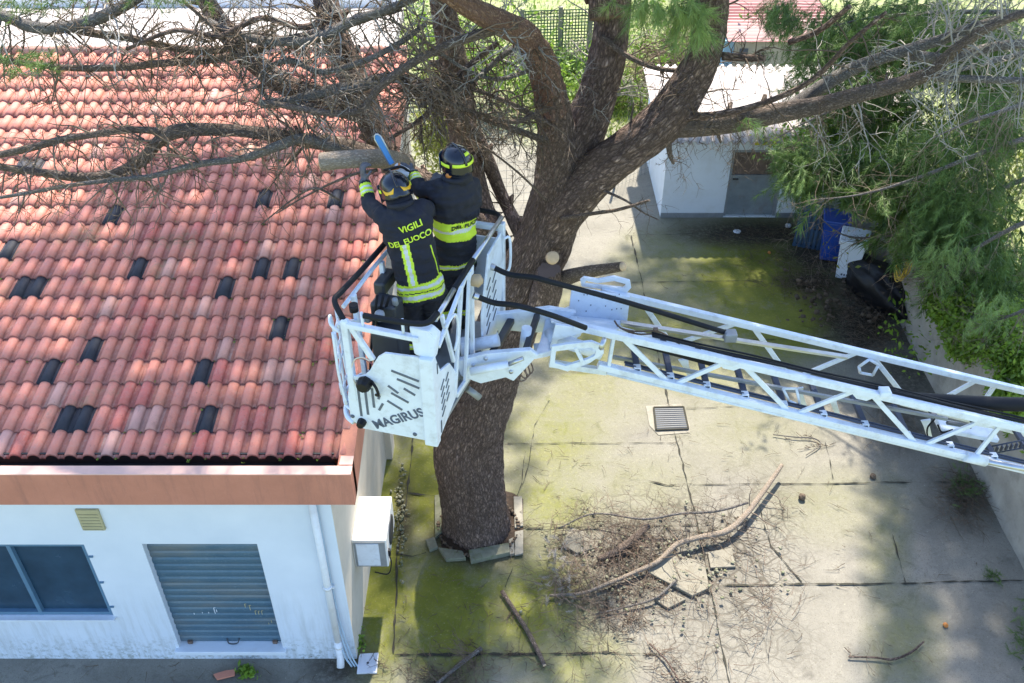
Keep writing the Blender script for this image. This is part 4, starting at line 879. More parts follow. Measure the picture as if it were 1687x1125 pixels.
ground_branch('thin arching side branch above the cracked paving', [(1232, 828, .25, 3), (1180, 842, .3, 3), (1120, 846, .32, 3), (1060, 855, .25, 2.5), (980, 846, .2, 2), (920, 870, .1, 1.5)], [(36, .4, dict(lev=2, kids=3, r=.004))], 'bark_grey', n=7)
ground_branch('thin twiggy branch lying just below the longest branch', [(1115, 955, .1, 3), (1080, 985, .08, 3), (1030, 1000, .06, 2.5), (980, 1012, .05, 2)], [(36, .45, dict(lev=2, kids=4, r=.004))], 'bark_grey', n=7)
ground_branch('straight brown stick lying on mossy slab right of the tree pit', [(827, 974, .05, 5), (850, 1010, .05, 5), (872, 1045, .05, 5.5), (897, 1096, .05, 5)], [(6, .3, dict(lev=1, r=.005))], 'bark_branch', cut=True)
ground_branch('forked twiggy branch lying at the lower edge left of the straight stick', [(793, 1068, .05, 5), (770, 1085, .06, 5), (745, 1105, .05, 4.5), (725, 1122, .05, 4), (700, 1140, .05, 3)], [(34, .5, dict(lev=2, kids=4, r=.005))], 'bark_grey')
ground_branch('dark curved branch lying on shaded paving at lower right', [(1398, 1082, .04, 1.8), (1440, 1083, .05, 2.2), (1470, 1086, .05, 2.6), (1500, 1075, .06, 2.8), (1522, 1057, .06, 2)], [(7, .3, dict(lev=1, r=.004))], 'bark', n=7)
ground_branch('thin forked twig lying alone on the sunlit slab below the ladder', [(1274, 716, .04, 1.2), (1310, 720, .05, 1.4), (1340, 722, .05, 1.6), (1352, 732, .05, 1.3), (1328, 750, .04, 1)], [(8, .3, dict(lev=1, r=.003))], 'bark_grey', n=6)
ground_branch('thin hooked branch at the bottom edge beneath the cracked paving', [(1070, 1060, .05, 1.5), (1095, 1085, .06, 2.2), (1112, 1110, .06, 2.2), (1125, 1135, .05, 2)], [(18, .4, dict(lev=2, kids=3, r=.004))], 'bark', n=7)
ground_branch('curved pale branch lying near the boundary wall foot behind the ladder', [(1478, 556, .08, 2), (1495, 535, .1, 2.4), (1510, 515, .1, 2)], [(9, .4, dict(lev=1, r=.004))], 'bark_branch', n=7)
# carpets of loose twigs
def twig_carpet(label, areas, m, name='twig_litter', L=(.1, .5)):
    T = Twigs()
    for (px, py, rx, ry, n, zr) in areas:
        for _ in range(n):
            p = U(px+rt.gauss(0, rx), py+rt.gauss(0, ry), z=.03+abs(rt.gauss(0, zr))); a_ = rt.uniform(0, 6.28)
            if rt.random() < .28: continue
            T.grow(p, Vector((math.cos(a_), math.sin(a_), .05)), rt.uniform(*L), rt.uniform(.0026, .006), 1 if rt.random() < .4 else 0, 0, .3, 3, 4)
    T.V = [(x, y, max(z_, .022)) for x, y, z_ in T.V]
    o = np_mesh(name, T.V, T.F, M[m]); tag(o, label, 'twigs', kind='stuff')
twig_carpet('tangle of pale bare twigs spread over the cracked paving', [(1010, 905, 65, 40, 260, .08), (950, 960, 32, 30, 150, .08), (1090, 850, 60, 20, 70, .06), (1080, 990, 70, 35, 130, .05), (1250, 990, 26, 45, 110, .08), (1120, 1080, 80, 30, 70, .03), (1000, 900, 40, 25, 80, .12)], 'twig_brown')
twig_carpet('scattered brown twigs and needles littering the mossy yard', [(780, 1030, 110, 55, 170, .01), (1050, 760, 160, 60, 90, .01), (900, 850, 60, 60, 60, .01), (1400, 850, 160, 120, 90, .01), (380, 1110, 220, 14, 60, .01), (690, 1100, 60, 25, 90, .03), (1200, 450, 120, 50, 60, .01), (960, 1080, 60, 30, 130, .03)], 'twig_dark', L=(.04, .25))
twig_carpet('dark heap of pruned twigs and cones along the foot of the boundary wall', [(1330, 465, 35, 12, 260, .08), (1400, 500, 36, 22, 420, .12), (1440, 555, 34, 14, 260, .08), (1300, 420, 60, 22, 240, .03), (1260, 385, 70, 8, 130, .03), (1590, 815, 20, 22, 300, .07), (1480, 690, 30, 20, 60, .03)], 'twig_dark')
o = chunks(150, lambda rs: U(rs.choice([1330, 1370, 1410, 1440])+rs.gauss(0, 22), rs.choice([462, 490, 520])+rs.gauss(0, 12), z=.05+rs.random()*.08), .09, 'twig_dark', 'pine_cones', None, .8); tag(o, 'pine cones and dark clods mixed in the pruned heap', 'cones', kind='stuff')
def clump(name, label, cat, px, py, rx, ry, n, m, zmax=.18):
    t_ = thing(name, label, cat, tuple(U(px, py, z=0)))
    tips = [(tuple(U(px+rt.gauss(0, rx), py+rt.gauss(0, ry), z=rt.uniform(.02, zmax))), (rt.gauss(0, 1), rt.gauss(0, 1), rt.uniform(-.1, .4)), rt.uniform(.35, .7)) for _ in range(n)]
    spray_mesh('foliage', tips, M[m], t_, 34, .3, .12, .004); return t_
clump('cut_sprig', 'dark green heap of cut pine sprigs at the wall foot below the ladder', 'sprigs', 1592, 800, 13, 15, 60, 'needles')
clump('cut_sprig', 'tiny dark green sprig alone near the right edge', 'sprigs', 1638, 948, 7, 5, 14, 'needles', .1)
clump('cut_sprig', 'green pine sprigs at the bottom right corner', 'sprigs', 1682, 1050, 9, 26, 50, 'needles', .2)
clump('cut_sprig', 'greenish tangle of needles at the left end of the longest branch', 'sprigs', 925, 945, 20, 24, 60, 'twig_grey', .14)
def ico(name, label, cat, px, py, r, m, sq=1, z=0):
    bm = bmesh.new(); bmesh.ops.create_icosphere(bm, subdivisions=3, radius=r); p = U(px, py, z=z)
    for v in bm.verts: v.co = v.co*(1+.25*noise.noise(v.co*30)); v.co.z *= sq
    me = bpy.data.meshes.new(name); bm.to_mesh(me); bm.free(); me.materials.append(M[m]); o = bpy.data.objects.new(name, me); o.location = (p.x, p.y, p.z+r*sq*.9); link(o); tag(o, label, cat); return o
ico('pine_cone', 'dark pine cone lying alone on the sunlit slab right of the longest branch', 'pine cone', 1321, 822, .055, 'twig_dark')
ico('pine_cone', 'small dark pine cone on the shade line under the ladder', 'pine cone', 1438, 787, .05, 'twig_dark', .8)
ico('fruit', 'small orange fruit lying on the shaded paving at lower right', 'fruit', 1557, 1032, .035, 'orange')
ico('fruit', 'small orange-red fruit among the dark litter in front of the shed', 'fruit', 1267, 418, .035, 'orange')
ico('stone', 'small white stone in the dark litter near the shed door', 'stone', 1214, 383, .08, 'plate', .4)
ico('stone', 'white scrap lying beside the blue crate near the shed', 'stone', 1298, 374, .07, 'plate', .6)

# ------------------------------------------------------------------ bins, bag, hose
def taper_box(mb, c, w0, d0, w1, d1, h, rot=0, mi=0):
    R3 = Matrix.Rotation(rot, 3, 'Z'); vs = []
    for (w_, d_, z) in ((w0, d0, 0), (w1, d1, h)):
        for a_, b_ in ((-1, -1), (1, -1), (1, 1), (-1, 1)): vs.append(R3 @ Vector((a_*w_/2, b_*d_/2, z))+Vector(c))
    mb.add(vs, [(3, 2, 1, 0), (4, 5, 6, 7), (0, 1, 5, 4), (1, 2, 6, 5), (2, 3, 7, 6), (3, 0, 4, 7)], mi)
bb = U(1398, 466, z=0); rot = R(-22)
bn = thing('wheelie_bin', 'pale bluish-white wheeled bin with closed lid beside the black sack', 'bin', tuple(bb))
mb = MB(); taper_box(mb, bb+Vector((0, .25, .04)), .38, .40, .50, .52, .86, rot); mb.build('body', M['plastic_bin'], bn, .02)
R3 = Matrix.Rotation(rot, 3, 'Z'); mb = MB(); mb.box(bb+Vector((0, .25, .90)), (.56, .58, .03), R3); mb.build('rim', M['plastic_bin'], bn, .01)
mb = MB(); mb.box(bb+Vector((0, .25, .955)), (.57, .60, .07), R3 @ Matrix.Rotation(R(3), 3, 'X')); ld = mb.build('lid', M['plastic_bin'], bn, .025)
for sx in (-.2, .2): mb = MB(); mb.lathe(bb+R3 @ Vector((sx, .2, 0))+Vector((0, .25, .09)), [(.03, -.02), (.09, -.02), (.09, .02), (.03, .02)], 18, R3 @ Vector((1, 0, 0))); mb.build('wheel', M['black_rubber'], bn)
mb = MB(); mb.tube([bb+R3 @ Vector((-.2, .36, .93))+Vector((0, .25, 0)), bb+R3 @ Vector((.2, .36, .93))+Vector((0, .25, 0))], .016, 8); mb.build('handle', M['plastic_bin'], bn)
mb = MB()
for k in range(3): mb.box(bb+R3 @ Vector((-.08+k*.05, -.207, .16))+Vector((0, .25, 0)), (.03, .005, .06), R3)
tag(mb.build('worn_print', M['letter_dark'], bn), 'worn dark print low on the bin front')
b2 = U(1368, 432, z=0)
c2 = thing('blue_bin', 'blue plastic bin standing between the grey-blue crate and the pale wheeled bin', 'bin', tuple(b2))
mb = MB(); taper_box(mb, b2+Vector((0, .2, .03)), .36, .4, .5, .52, .92, R(-15)); mb.build('body', M['plastic_blue'], c2, .02)
mb = MB(); mb.box(b2+Vector((0, .2, .99)), (.56, .58, .07), Matrix.Rotation(R(-15), 3, 'Z')); mb.build('lid', M['plastic_blue'], c2, .02)
mb = MB(); mb.tube([b2+Vector((-.2, .55, .97)), b2+Vector((.2, .45, .97))], .015, 8); mb.build('handle', M['plastic_blue'], c2)
b3 = U(1345, 425, z=0)+Vector((-.1, .35, 0))
c3 = thing('blue_crate', 'tall slatted grey-blue crate leaning by the shed corner under the pine bough', 'crate', tuple(b3))
mb = MB(); R4 = Matrix.Rotation(R(-20), 3, 'Z')
for i in range(7): mb.box(b3+R4 @ Vector((-.3+i*.1, 0, .45)), (.06, .03, .85), R4)
for z in (.05, .45, .87): mb.box(b3+R4 @ Vector((0, .03, z)), (.68, .03, .06), R4)
tag(mb.build('slatted_front', mat('crate_blue', (.03, .07, .13), .5, var=.3), c3), None)
mb = MB(); mb.box(b3+R4 @ Vector((0, .3, .45)), (.66, .45, .85), R4); mb.build('body', mat('crate_grey', (.09, .13, .17), .6, var=.3), c3, .01)
# black sack
bm = bmesh.new(); bmesh.ops.create_icosphere(bm, subdivisions=5, radius=1); p = U(1440, 490, z=0)
for v in bm.verts:
    v.co *= 1+.25*noise.noise(v.co*1.6)+.06*noise.noise(v.co*4.5)+.015*noise.noise(v.co*13); v.co.x *= .38; v.co.y *= 1.05; v.co.z = v.co.z*.42+.3
me = bpy.data.meshes.new('black_sack'); bm.to_mesh(me); bm.free(); me.materials.append(M['black_plastic']); me.polygons.foreach_set('use_smooth', [True]*len(me.polygons))
o = bpy.data.objects.new('black_sack', me); o.location = p; o.rotation_euler = (0, 0, R(15)); link(o); tag(o, 'crumpled black plastic sack slumped between the pale bin and the boundary wall', 'sack')
# yellow hose coil on the wall
best_ = min(((abs(proj(W0.lerp(W1, k/400)+Vector((0, 0, 1.15)))[0]-1498), k) for k in range(-80, 200)))[1]
ph = W0.lerp(W1, best_/400)+Vector((0, 0, 1.15))-nrm*.03; hs = thing('hose_coil', 'coil of yellow garden hose hanging on the boundary wall', 'hose', tuple(ph))
mb = MB(); rr = random.Random(2)
dirw = wd_.normalized()
for k in range(9):
    a0 = rr.uniform(-.25, .25); rx = rr.uniform(.20, .30); rz = rr.uniform(.30, .42); pts = []
    for i in range(25):
        th = 2*math.pi*i/24; pts.append(ph+dirw*(rx*math.sin(th+a0)*.9)-nrm*(.04+.012*k)+Vector((0, 0, .0+rz*math.cos(th)-rr.uniform(0, .01))))
    mb.tube(pts, .012, 6, cap=False)
mb.build('hose', M['yellow_hose'], hs)
mb = MB(); mb.box(ph+Vector((-.05, 0, .36)), (.12, .12, .3)); mb.build('holder', M['grey_metal'], hs, .01)

# ------------------------------------------------------------------ right hand pine, bushes, far planting
rp_ = thing('pine_tree', 'leafy green pine on the right whose drooping boughs hang over the bins and wall', 'tree', (10.5, 15, 0))
mb = MB(); mb.tube(sm([(10.8, 15.5, 0), (10.6, 15.3, 2), (10.9, 15.2, 4.2), (10.4, 15.5, 6.6), (10.6, 15.2, 9)]), [.28]*5+[.24]*5+[.2]*5+[.15]*5+[.1], 14, bump=.1); mb.build('trunk', M['bark'], rp_)
BOUGHS = []
def bough(pts, r0):
    P = sm([U(a_, b_, y=y) for a_, b_, y in pts], 6); n = len(P); mb = MB(); mb.tube(P, [r0*.65*(1-.9*i/(n-1)) for i in range(n)], 8, bump=.12); mb.build('branch', M['bark_grey'], rp_); BOUGHS.append(P)
for b_ in [[(1800, 200, 13.5), (1650, 240, 13.4), (1520, 290, 13.6), (1420, 320, 14), (1330, 330, 14.4)], [(1790, 330, 12.5), (1680, 370, 12.4), (1590, 420, 12.8), (1510, 470, 13.2)], [(1790, 60, 14.5), (1600, 110, 14.8), (1450, 150, 15.2), (1330, 200, 15.6), (1260, 240, 15.8)],
           [(1780, 470, 11.5), (1690, 510, 11.4), (1610, 540, 11.8)], [(1700, 20, 16), (1560, 20, 16.5), (1430, 30, 17), (1310, 60, 17.5)], [(1800, 130, 13), (1690, 170, 12.7), (1600, 200, 12.6), (1530, 230, 12.8)], [(1780, 260, 14.5), (1600, 330, 15), (1500, 380, 15), (1400, 390, 15.2), (1340, 350, 15.3)]]:
    bough(b_, .08)
NB = [(1318, 270, 30, 45, 14.0, 15.2, 1.1), (1370, 260, 60, 36, 14, 15.4, .9), (1440, 310, 45, 34, 13.6, 15, 1.1), (1525, 390, 50, 55, 12.8, 14.5, 1.5), (1600, 330, 90, 90, 12.4, 14.5, 1.9), (1640, 470, 55, 60, 11.6, 13, 1.1), (1530, 470, 36, 36, 12.8, 14, .7),
      (1650, 200, 60, 60, 12.5, 14.5, .9), (1520, 240, 90, 50, 13, 15, 1.0), (1380, 60, 90, 60, 15.5, 18, 1.7), (1500, 40, 110, 50, 15, 18, 1.8), (1620, 60, 80, 60, 14, 17, 1.4), (1350, 140, 60, 40, 15.5, 17, .5), (1450, 130, 80, 30, 15, 17, .6), (1300, 250, 22, 20, 14.5, 15.3, .5), (1290, 15, 30, 30, 16.5, 18, .4)]
NB = [(a, b, c, d, e+.8, f+.8, g_) for a, b, c, d, e, f, g_ in NB]
LITG = [(880, 650), (1000, 600), (1130, 596), (1300, 620), (1442, 700), (1432, 1125), (1428, 1500), (1000, 1500), (1000, 880), (868, 860)]
def open_sun(tp, keep=.12):
    out = []
    for t_ in tp:
        p = Vector(t_[0]); q_ = proj(p)
        if 1312 < q_[0] < 1456 and 352 < q_[1] < 540: continue
        if 1362 < q_[0] < 1462 and 322 < q_[1] < 400: continue
        if 1450 < q_[0] < 1532 and 405 < q_[1] < 560: continue
        if 1450 < q_[0] < 1475 and 380 < q_[1] < 540 and rt.random() < .5: continue
        if 1296 < q_[0] < 1400 and 330 < q_[1] < 400 and rt.random() < .6: continue
        g = p-sd*(p.z/sd.z); a_, b_ = proj(g)
        if inpoly(a_, b_, LITG) and rt.random() > keep: continue
        out.append(t_)
    return out
tips = open_sun(tipset(NB, 300, (-.25, -.35, -.75), (.7, 1.25), .55))
spray_mesh('needles', tips, M['needles'], rp_, 54, .45, .13, .0036, kind='stuff')
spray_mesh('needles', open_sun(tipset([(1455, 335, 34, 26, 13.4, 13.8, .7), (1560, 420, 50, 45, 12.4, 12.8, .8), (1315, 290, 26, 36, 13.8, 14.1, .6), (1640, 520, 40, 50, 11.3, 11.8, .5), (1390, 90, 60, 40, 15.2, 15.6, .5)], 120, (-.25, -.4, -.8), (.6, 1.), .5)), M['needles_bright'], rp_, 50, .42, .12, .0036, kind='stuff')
T = Twigs()
for P in BOUGHS:
    for _ in range(26):
        i = rt.randrange(2, len(P)-1); T.grow(P[i], Vector((rt.gauss(-.4, .6), rt.gauss(-.3, .6), rt.gauss(-.4, .5))), rt.uniform(.4, 1.0), .006, 2, .12, .3, 3)
T.build(rp_, 'twig')
# dark inner mass so the crown is not see-through to sunlit ground: more shaded sprays deeper in
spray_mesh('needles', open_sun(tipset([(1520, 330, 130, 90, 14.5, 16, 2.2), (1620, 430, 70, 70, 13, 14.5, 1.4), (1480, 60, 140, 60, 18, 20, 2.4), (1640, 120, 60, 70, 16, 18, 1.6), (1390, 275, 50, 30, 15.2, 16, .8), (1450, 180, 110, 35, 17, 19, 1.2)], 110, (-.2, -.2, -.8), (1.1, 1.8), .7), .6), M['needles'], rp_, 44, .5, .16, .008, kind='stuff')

def bush(label, blobs, m, size=.045, per=26, spread=.16, name='bush', grp=None, stems=True):
    pts = []
    for (px, py, rx, ry, Y0, Y1, n) in blobs:
        for _ in range(n):
            p = U(px+rt.gauss(0, rx), py+rt.gauss(0, ry), y=rt.uniform(Y0, Y1))
            if p.z > 0.02: pts.append(tuple(p))
    c = np.mean(np.array(pts), 0); t_ = thing(name, label, 'bush' if name == 'bush' else name, (c[0], c[1], 0), grp)
    leaf_mesh('foliage', pts, M[m], t_, size, per=per, spread=spread)
    if stems:
        T = Twigs()
        for _ in range(30):
            q = Vector(rt.choice(pts)); T.grow(Vector((q.x*.7+c[0]*.3, q.y, max(.02, q.z-.6))), q-Vector((q.x*.7+c[0]*.3, q.y, max(.02, q.z-.6)))+Vector((0, .01, .1)), .7, .008, 1)
        T.build(t_, 'twig_dark', 'stems')
    return t_
def wallpt(t_, z, off): p = W0.lerp(W1, t_); return p+nrm*off+Vector((0, 0, z))
# ivy over the wall
pts = []
for _ in range(2700):
    t_ = rt.uniform(-.35, 1.0); k = noise.noise(Vector((t_*9, 0, 3)))
    fall = max(0, .45+.9*noise.noise(Vector((t_*6, 1, 3)))) if t_ < .75 else .1
    fall *= 1.15 if .0 < t_ < .5 else .6
    z = 1.88+rt.uniform(-fall*1.05, .3); off = rt.uniform(-.12, .6) if z > 1.75 else rt.uniform(-.12, .0)
    if z > 1.95 and off < .1: off += .2
    q_ = proj(wallpt(t_, z, off))
    if 1455 < q_[0] < 1535 and 400 < q_[1] < 560: continue
    pts.append(tuple(wallpt(t_, z, off)))
iv = thing('ivy', 'bright green ivy spilling over the top of the boundary wall', 'ivy', tuple(W0.lerp(W1, .4)))
leaf_mesh('foliage', pts, M['leaves'], iv, .045, per=22, spread=.085)
bush('broad green bushes behind the boundary wall below the ladder tip', [(1640, 600, 60, 50, 13, 15, 260), (1700, 680, 50, 40, 11.5, 13.5, 160), (1590, 520, 50, 40, 14.5, 16, 160)], 'leaves', .05, 30, .2)
bush('glossy green bush growing at the shed roof corner under the long limb', [(1430, 215, 55, 24, 17.5, 19, 130), (1350, 235, 40, 14, 17.8, 18.6, 50)], 'leaves', .05, 20, .18)
bush('yellowish shrub glimpsed between the right pine boughs', [(1560, 370, 60, 60, 15.5, 16.5, 130), (1640, 260, 60, 60, 16, 17.5, 130)], 'leaves_yellow', .05, 18, .25)
# far planting behind the big pine
bush('sunlit yellow-green shrub beside the building side wall', [(722, 215, 18, 45, 17.2, 18.2, 150)], 'leaves_yellow', .045, 20, .12)
bush('bright bush row behind the forked trunk', [(960, 150, 25, 8, 24, 25, 40), (1030, 150, 22, 7, 24.5, 25, 30), (905, 125, 40, 14, 24.5, 26, 50)], 'leaves', .06, 18, .2)
bush('greyish round shrub by the green netting', [(938, 105, 16, 12, 26, 26.6, 50)], 'needles_bright', .06, 20, .15)
bush('yellow-green undergrowth filling the far yard behind the trunk', [(820, 115, 40, 22, 24, 25.5, 60), (770, 80, 60, 40, 24, 27, 130), (1080, 60, 60, 40, 25, 28, 90), (700, 40, 40, 30, 26, 28, 60)], 'leaves', .07, 16, .28)
T = Twigs()
for _ in range(420):
    p = U(1115+rt.gauss(0, 35), 100+rt.gauss(0, 28), z=abs(rt.gauss(.1, .25))); a_ = rt.uniform(0, 6.28); T.grow(p, Vector((math.cos(a_), math.sin(a_), .15)), rt.uniform(.5, 1.4), .014, 1, .02, .25, 3, 4)
o = np_mesh('brushwood_pile', T.V, T.F, M['twig']); tag(o, 'big pile of pale cut brushwood left of the far cream house', 'brushwood', kind='stuff')
# far trees behind the terrace at the top left
for k, (px, lab) in enumerate([(80, 'dark green conifer showing over the white terrace at the top left'), (420, 'dark green tree behind the terrace near the top middle')]):
    pts = [(px+rt.gauss(0, 10), 0) for _ in range(3)]; c = U(px, 0, y=19.5)
    t_ = thing('tree', lab, 'tree', (c.x, c.y, 0)); 
    spray_mesh('crown', [((c.x+rt.gauss(0, 1.2), c.y+rt.gauss(0, .6), c.z+rt.gauss(.35, .35)), (rt.gauss(0, 1), rt.gauss(0, 1), rt.gauss(.2, .6)), rt.uniform(.8, 1.3)) for _ in range(260)], M['needles'], t_, 50, .5, .16, .007)
    mb = MB(); mb.tube([(c.x, c.y, 0), (c.x, c.y, c.z)], [.2, .1], 10, bump=.1); mb.build('trunk', M['bark'], t_)
# grass tufts on the far ground
V = []; F = []; TT = []
for _ in range(9000):
    if rt.random() < .6: px, py = rt.gauss(970, 70), rt.gauss(165, 28)
    else: px, py = rt.uniform(690, 1240), rt.uniform(-10, 130)
    p = U(px, py, z=0); a_ = rt.uniform(0, 3.14); h = rt.uniform(.05, .2); w_ = .02; dx, dy = math.cos(a_)*w_, math.sin(a_)*w_; n0 = len(V)
    V += [(p.x-dx, p.y-dy, 0), (p.x+dx, p.y+dy, 0), (p.x+rt.gauss(0, .06), p.y+rt.gauss(0, .06), h)]; F.append((n0, n0+1, n0+2)); TT += [rt.random()]*3
o = np_mesh('grass', V, F, M['grass'], None, dict(tint=TT)); tag(o, 'sunlit grass tufts growing beyond the yard behind the pine', 'grass', kind='stuff')
# fences
def mesh_fence(label, p, q, h, m, step=.12, name='wire_fence'):
    p, q = Vector(p), Vector(q); t_ = thing(name, label, 'fence', tuple(p)); L = (q-p).length; mb = MB(); n = int(L/step)
    for i in range(n+1): a_ = p.lerp(q, i/n); mb.beam(a_, a_+Vector((0, 0, h)), .006, .006, (0, 1, 0))
    for k in range(int(h/step)+1): z = Vector((0, 0, .04+k*step)); mb.beam(p+z, q+z, .006, .006)
    mb.build('wire_mesh', M[m], t_)
    for i in range(int(L/2.2)+1):
        a_ = p.lerp(q, min(1, i*2.2/L)); mb = MB(); mb.tube([a_, a_+Vector((0, 0, h+.1))], .03, 8); mb.build('post', M['kerb_pale'] if m == 'net' else M['grey_metal'], t_)
    return t_
mesh_fence('thin wire mesh fence behind the standing firefighters', U(778, 338, z=0), U(905, 330, z=0), 1.2, 'wire', .2)
gt = mesh_fence('small grey wire gate beside the shed left wall', U(1012, 310, z=0), U(1068, 285, z=0), .9, 'wire', .12, 'wire_gate')
nf = thing('netting_fence', 'green netting fence on pale posts behind the forked trunk', 'fence', tuple(U(900, 130, z=0)))
a_, b_ = U(860, 130, z=0), U(980, 125, z=0); mb = MB(); Ln = (b_-a_).length
for i in range(int(Ln/.09)+1): q = a_.lerp(b_, i*.09/Ln); mb.beam(q, q+Vector((0, 0, 2)), .03, .01, (0, 1, 0))
for k in range(23): mb.beam(a_+Vector((0, .012, k*.09)), b_+Vector((0, .012, k*.09)), .01, .03)
mb.build('netting', M['net'], nf)
for k in (0, .5, .9): mb = MB(); q = a_.lerp(b_, k)-Vector((0, .06, 0)); mb.box(q+Vector((0, 0, 1.05)), (.12, .1, 2.1)); mb.build('post', M['kerb_pale'], nf)

# ------------------------------------------------------------------ AERIAL LADDER
YN, YF = 6.4, 7.0
lad = thing('aerial_ladder', 'bluish-white lattice ladder of a rescue truck reaching in from the right over the yard', 'ladder', tuple(U(1300, 640, y=6.7)))
def chord(a_, b_, y, ext_=1.35):
    p, q = U(*a_, y=y), U(*b_, y=y); return p, p+(q-p)*ext_
NU = chord((945, 536), (1687, 706), YN); NL = chord((985, 601), (1625, 758), YN, 1.45); FU = chord((990, 478), (1687, 644), YF)
dl = NL[0]-Vector((NL[0].x, NL[0].y, 0)); 
FL = (Vector((NL[0].x, YF, NL[0].z)), Vector((NL[1].x, YF, NL[1].z)))
def rail(nm, ch, w_, h_, lab=None, m='white_paint'):
    mb = MB(); mb.beam(ch[0], ch[1], w_, h_); o = mb.build(nm, M[m], lad, .006)
    if lab: o['label'] = lab
    return o
rail('top_rail', NU, .06, .065); rail('top_rail', FU, .055, .06); rail('bottom_rail', NL, .07, .06); rail('bottom_rail', FL, .06, .055)
def onch(ch, px):   # point of a chord at image column px
    a_, b_ = proj(ch[0])[0], proj(ch[1])[0]; lo, hi = 0., 1.
    for _ in range(40):
        m_ = (lo+hi)/2; x = proj(ch[0].lerp(ch[1], m_))[0]
        if x < px: lo = m_
        else: hi = m_
    return ch[0].lerp(ch[1], lo)
def brace(A, a_, B, b_, w_=.045, h_=.025):
    p, q = onch(A, a_), onch(B, b_); mb = MB(); mb.beam(p, q, h_, w_, (0, 0, 1)); mb.build('diagonal_brace', M['white_paint'], lad, .004)
for a_, b_ in [(1024, 1100), (1200, 1112), (1224, 1300), (1410, 1312), (1435, 1508), (1622, 1522), (1650, 1605), (1790, 1700)]: brace(NU, a_, NL, b_)
for a_, b_ in [(1055, 1105), (1215, 1112), (1240, 1295), (1415, 1318), (1435, 1500), (1610, 1525), (1640, 1600), (1770, 1690)]: brace(FU, a_, FL, b_)
for px in (1180, 1400, 1600): # gusset plates on the near chord
    p = onch(NU, px+22); d = (NU[1]-NU[0]).normalized(); mb = MB(); mb.prism([p-d*.13+Vector((0, -.014, -.02)), p+d*.13+Vector((0, -.014, -.02)), p+d*.05+Vector((0, -.014, -.085)), p-d*.05+Vector((0, -.014, -.085))], (0, .028, 0)); mb.build('gusset', M['white_paint'], lad, .003)
for px in (1050, 1105, 1165, 1228, 1292, 1357, 1426, 1496, 1566, 1638, 1712, 1790):
    a_, b_ = onch(NL, px), onch(FL, px); a_ = Vector((a_.x, YN+.02, a_.z+.03)); b_ = Vector((a_.x, YF-.02, a_.z)); mb = MB(); mb.beam(a_, b_, .055, .04); o = mb.build('rung', M['rung_blue'], lad, .006)
    mb = MB(); mb.beam(a_, a_+Vector((0, .06, 0)), .062, .047); mb.build('rung_end', M['white_paint'], o)
off = lambda ch, dy, dz: (ch[0]+Vector((0, dy, dz)), ch[1]+Vector((0, dy, dz)))
def bar(nm, p, q, r, m, n=8):
    mb = MB(); mb.tube([p, q], r, n); return mb.build(nm, M[m], lad)
def pbar(nm, a_, b_, y, r, m): return bar(nm, U(*a_, y=y), U(*b_, y=y), r, m)
mb = MB(); mb.beam(U(1022, 531, y=6.72), U(1395, 588, y=6.72), .05, .022); mb.build('guide_rail', M['alu'], lad)
mb = MB(); mb.beam(U(1010, 588, y=6.6), U(1560, 690, y=6.6), .03, .03); mb.build('guide_rail', M['grey_metal'], lad)
for k, (dy, dz, r) in enumerate([(.04, .045, .011), (.065, .04, .011), (.09, .05, .009)]):
    P = [onch(NU, x)+Vector((0, dy, dz+.006*math.sin(x*.03+k))) for x in range(1075, 1900, 45)]; mb = MB(); mb.tube(sm(P, 3), r, 6); mb.build('cable', M['black_rubber'], lad)
for k, (dy, dz, r) in enumerate([(.05, .04, .012), (.09, .035, .012)]):
    P = [onch(NL, x)+Vector((0, dy, dz)) for x in range(1030, 1900, 60)]; mb = MB(); mb.tube(P, r, 6); mb.build('cable', M['rung_blue'], lad)
mb = MB(); mb.tube(sm([U(1425, 646, y=6.62), U(1480, 655, y=6.62), (U(1560, 661, y=6.62)), U(1640, 665, y=6.62), U(1760, 668, y=6.62), U(1900, 672, y=6.62)]), .068, 16); mb.build('hose', M['black_rubber'], lad)['label'] = 'thick black hose along the top of the ladder'
P = [U(1020, 545, y=6.6), U(1100, 590, y=6.62), U(1180, 622, y=6.62)]; mb = MB(); mb.tube([U(1016, 555, y=6.52), U(1183, 601, y=6.52)], .03, 10); mb.build('hose', M['black_rubber'], lad)
mb = MB(); mb.box(onch(NU, 1455)+Vector((0, 0, .05)), (.1, .1, .06)); mb.build('hose_clamp', M['white_paint'], lad, .01)
mb = MB(); mb.box(U(1203, 553, y=6.7), (.11, .1, .09)); mb.build('bar_clamp', M['grey_metal'], lad, .012)
def loop(pts, y, r, nm, m='white_paint', par=None, flat=False, n=8):
    P = [U(a_, b_, y=y) for a_, b_ in pts]; mb = MB()
    for i in range(len(P)):
        p, q = P[i], P[(i+1) % len(P)]
        if flat: mb.beam(p, q, r, r*1.6)
        else: mb.tube([p, q], r, n)
    return mb.build(nm, M[m], par or lad)
loop([(1415, 604), (1432, 592), (1447, 601), (1438, 618), (1417, 614)], 6.95, .014, 'fold_step'); loop([(1290, 640), (1312, 640), (1318, 668), (1300, 660)], 6.5, .012, 'fold_step')
for px in (1118, 1302, 1356, 1506):
    p = onch(FL, px); mb = MB(); mb.prism([p+Vector((-.05, -.3, .06)), p+Vector((.04, -.3, .08)), p+Vector((.05, -.3, -.0)), p+Vector((.12, -.3, -.16)), p+Vector((.07, -.3, -.16)), p+Vector((0, -.3, -.02))], (0, .02, 0)); mb.build('bracket', M['white_paint'], lad, .003)
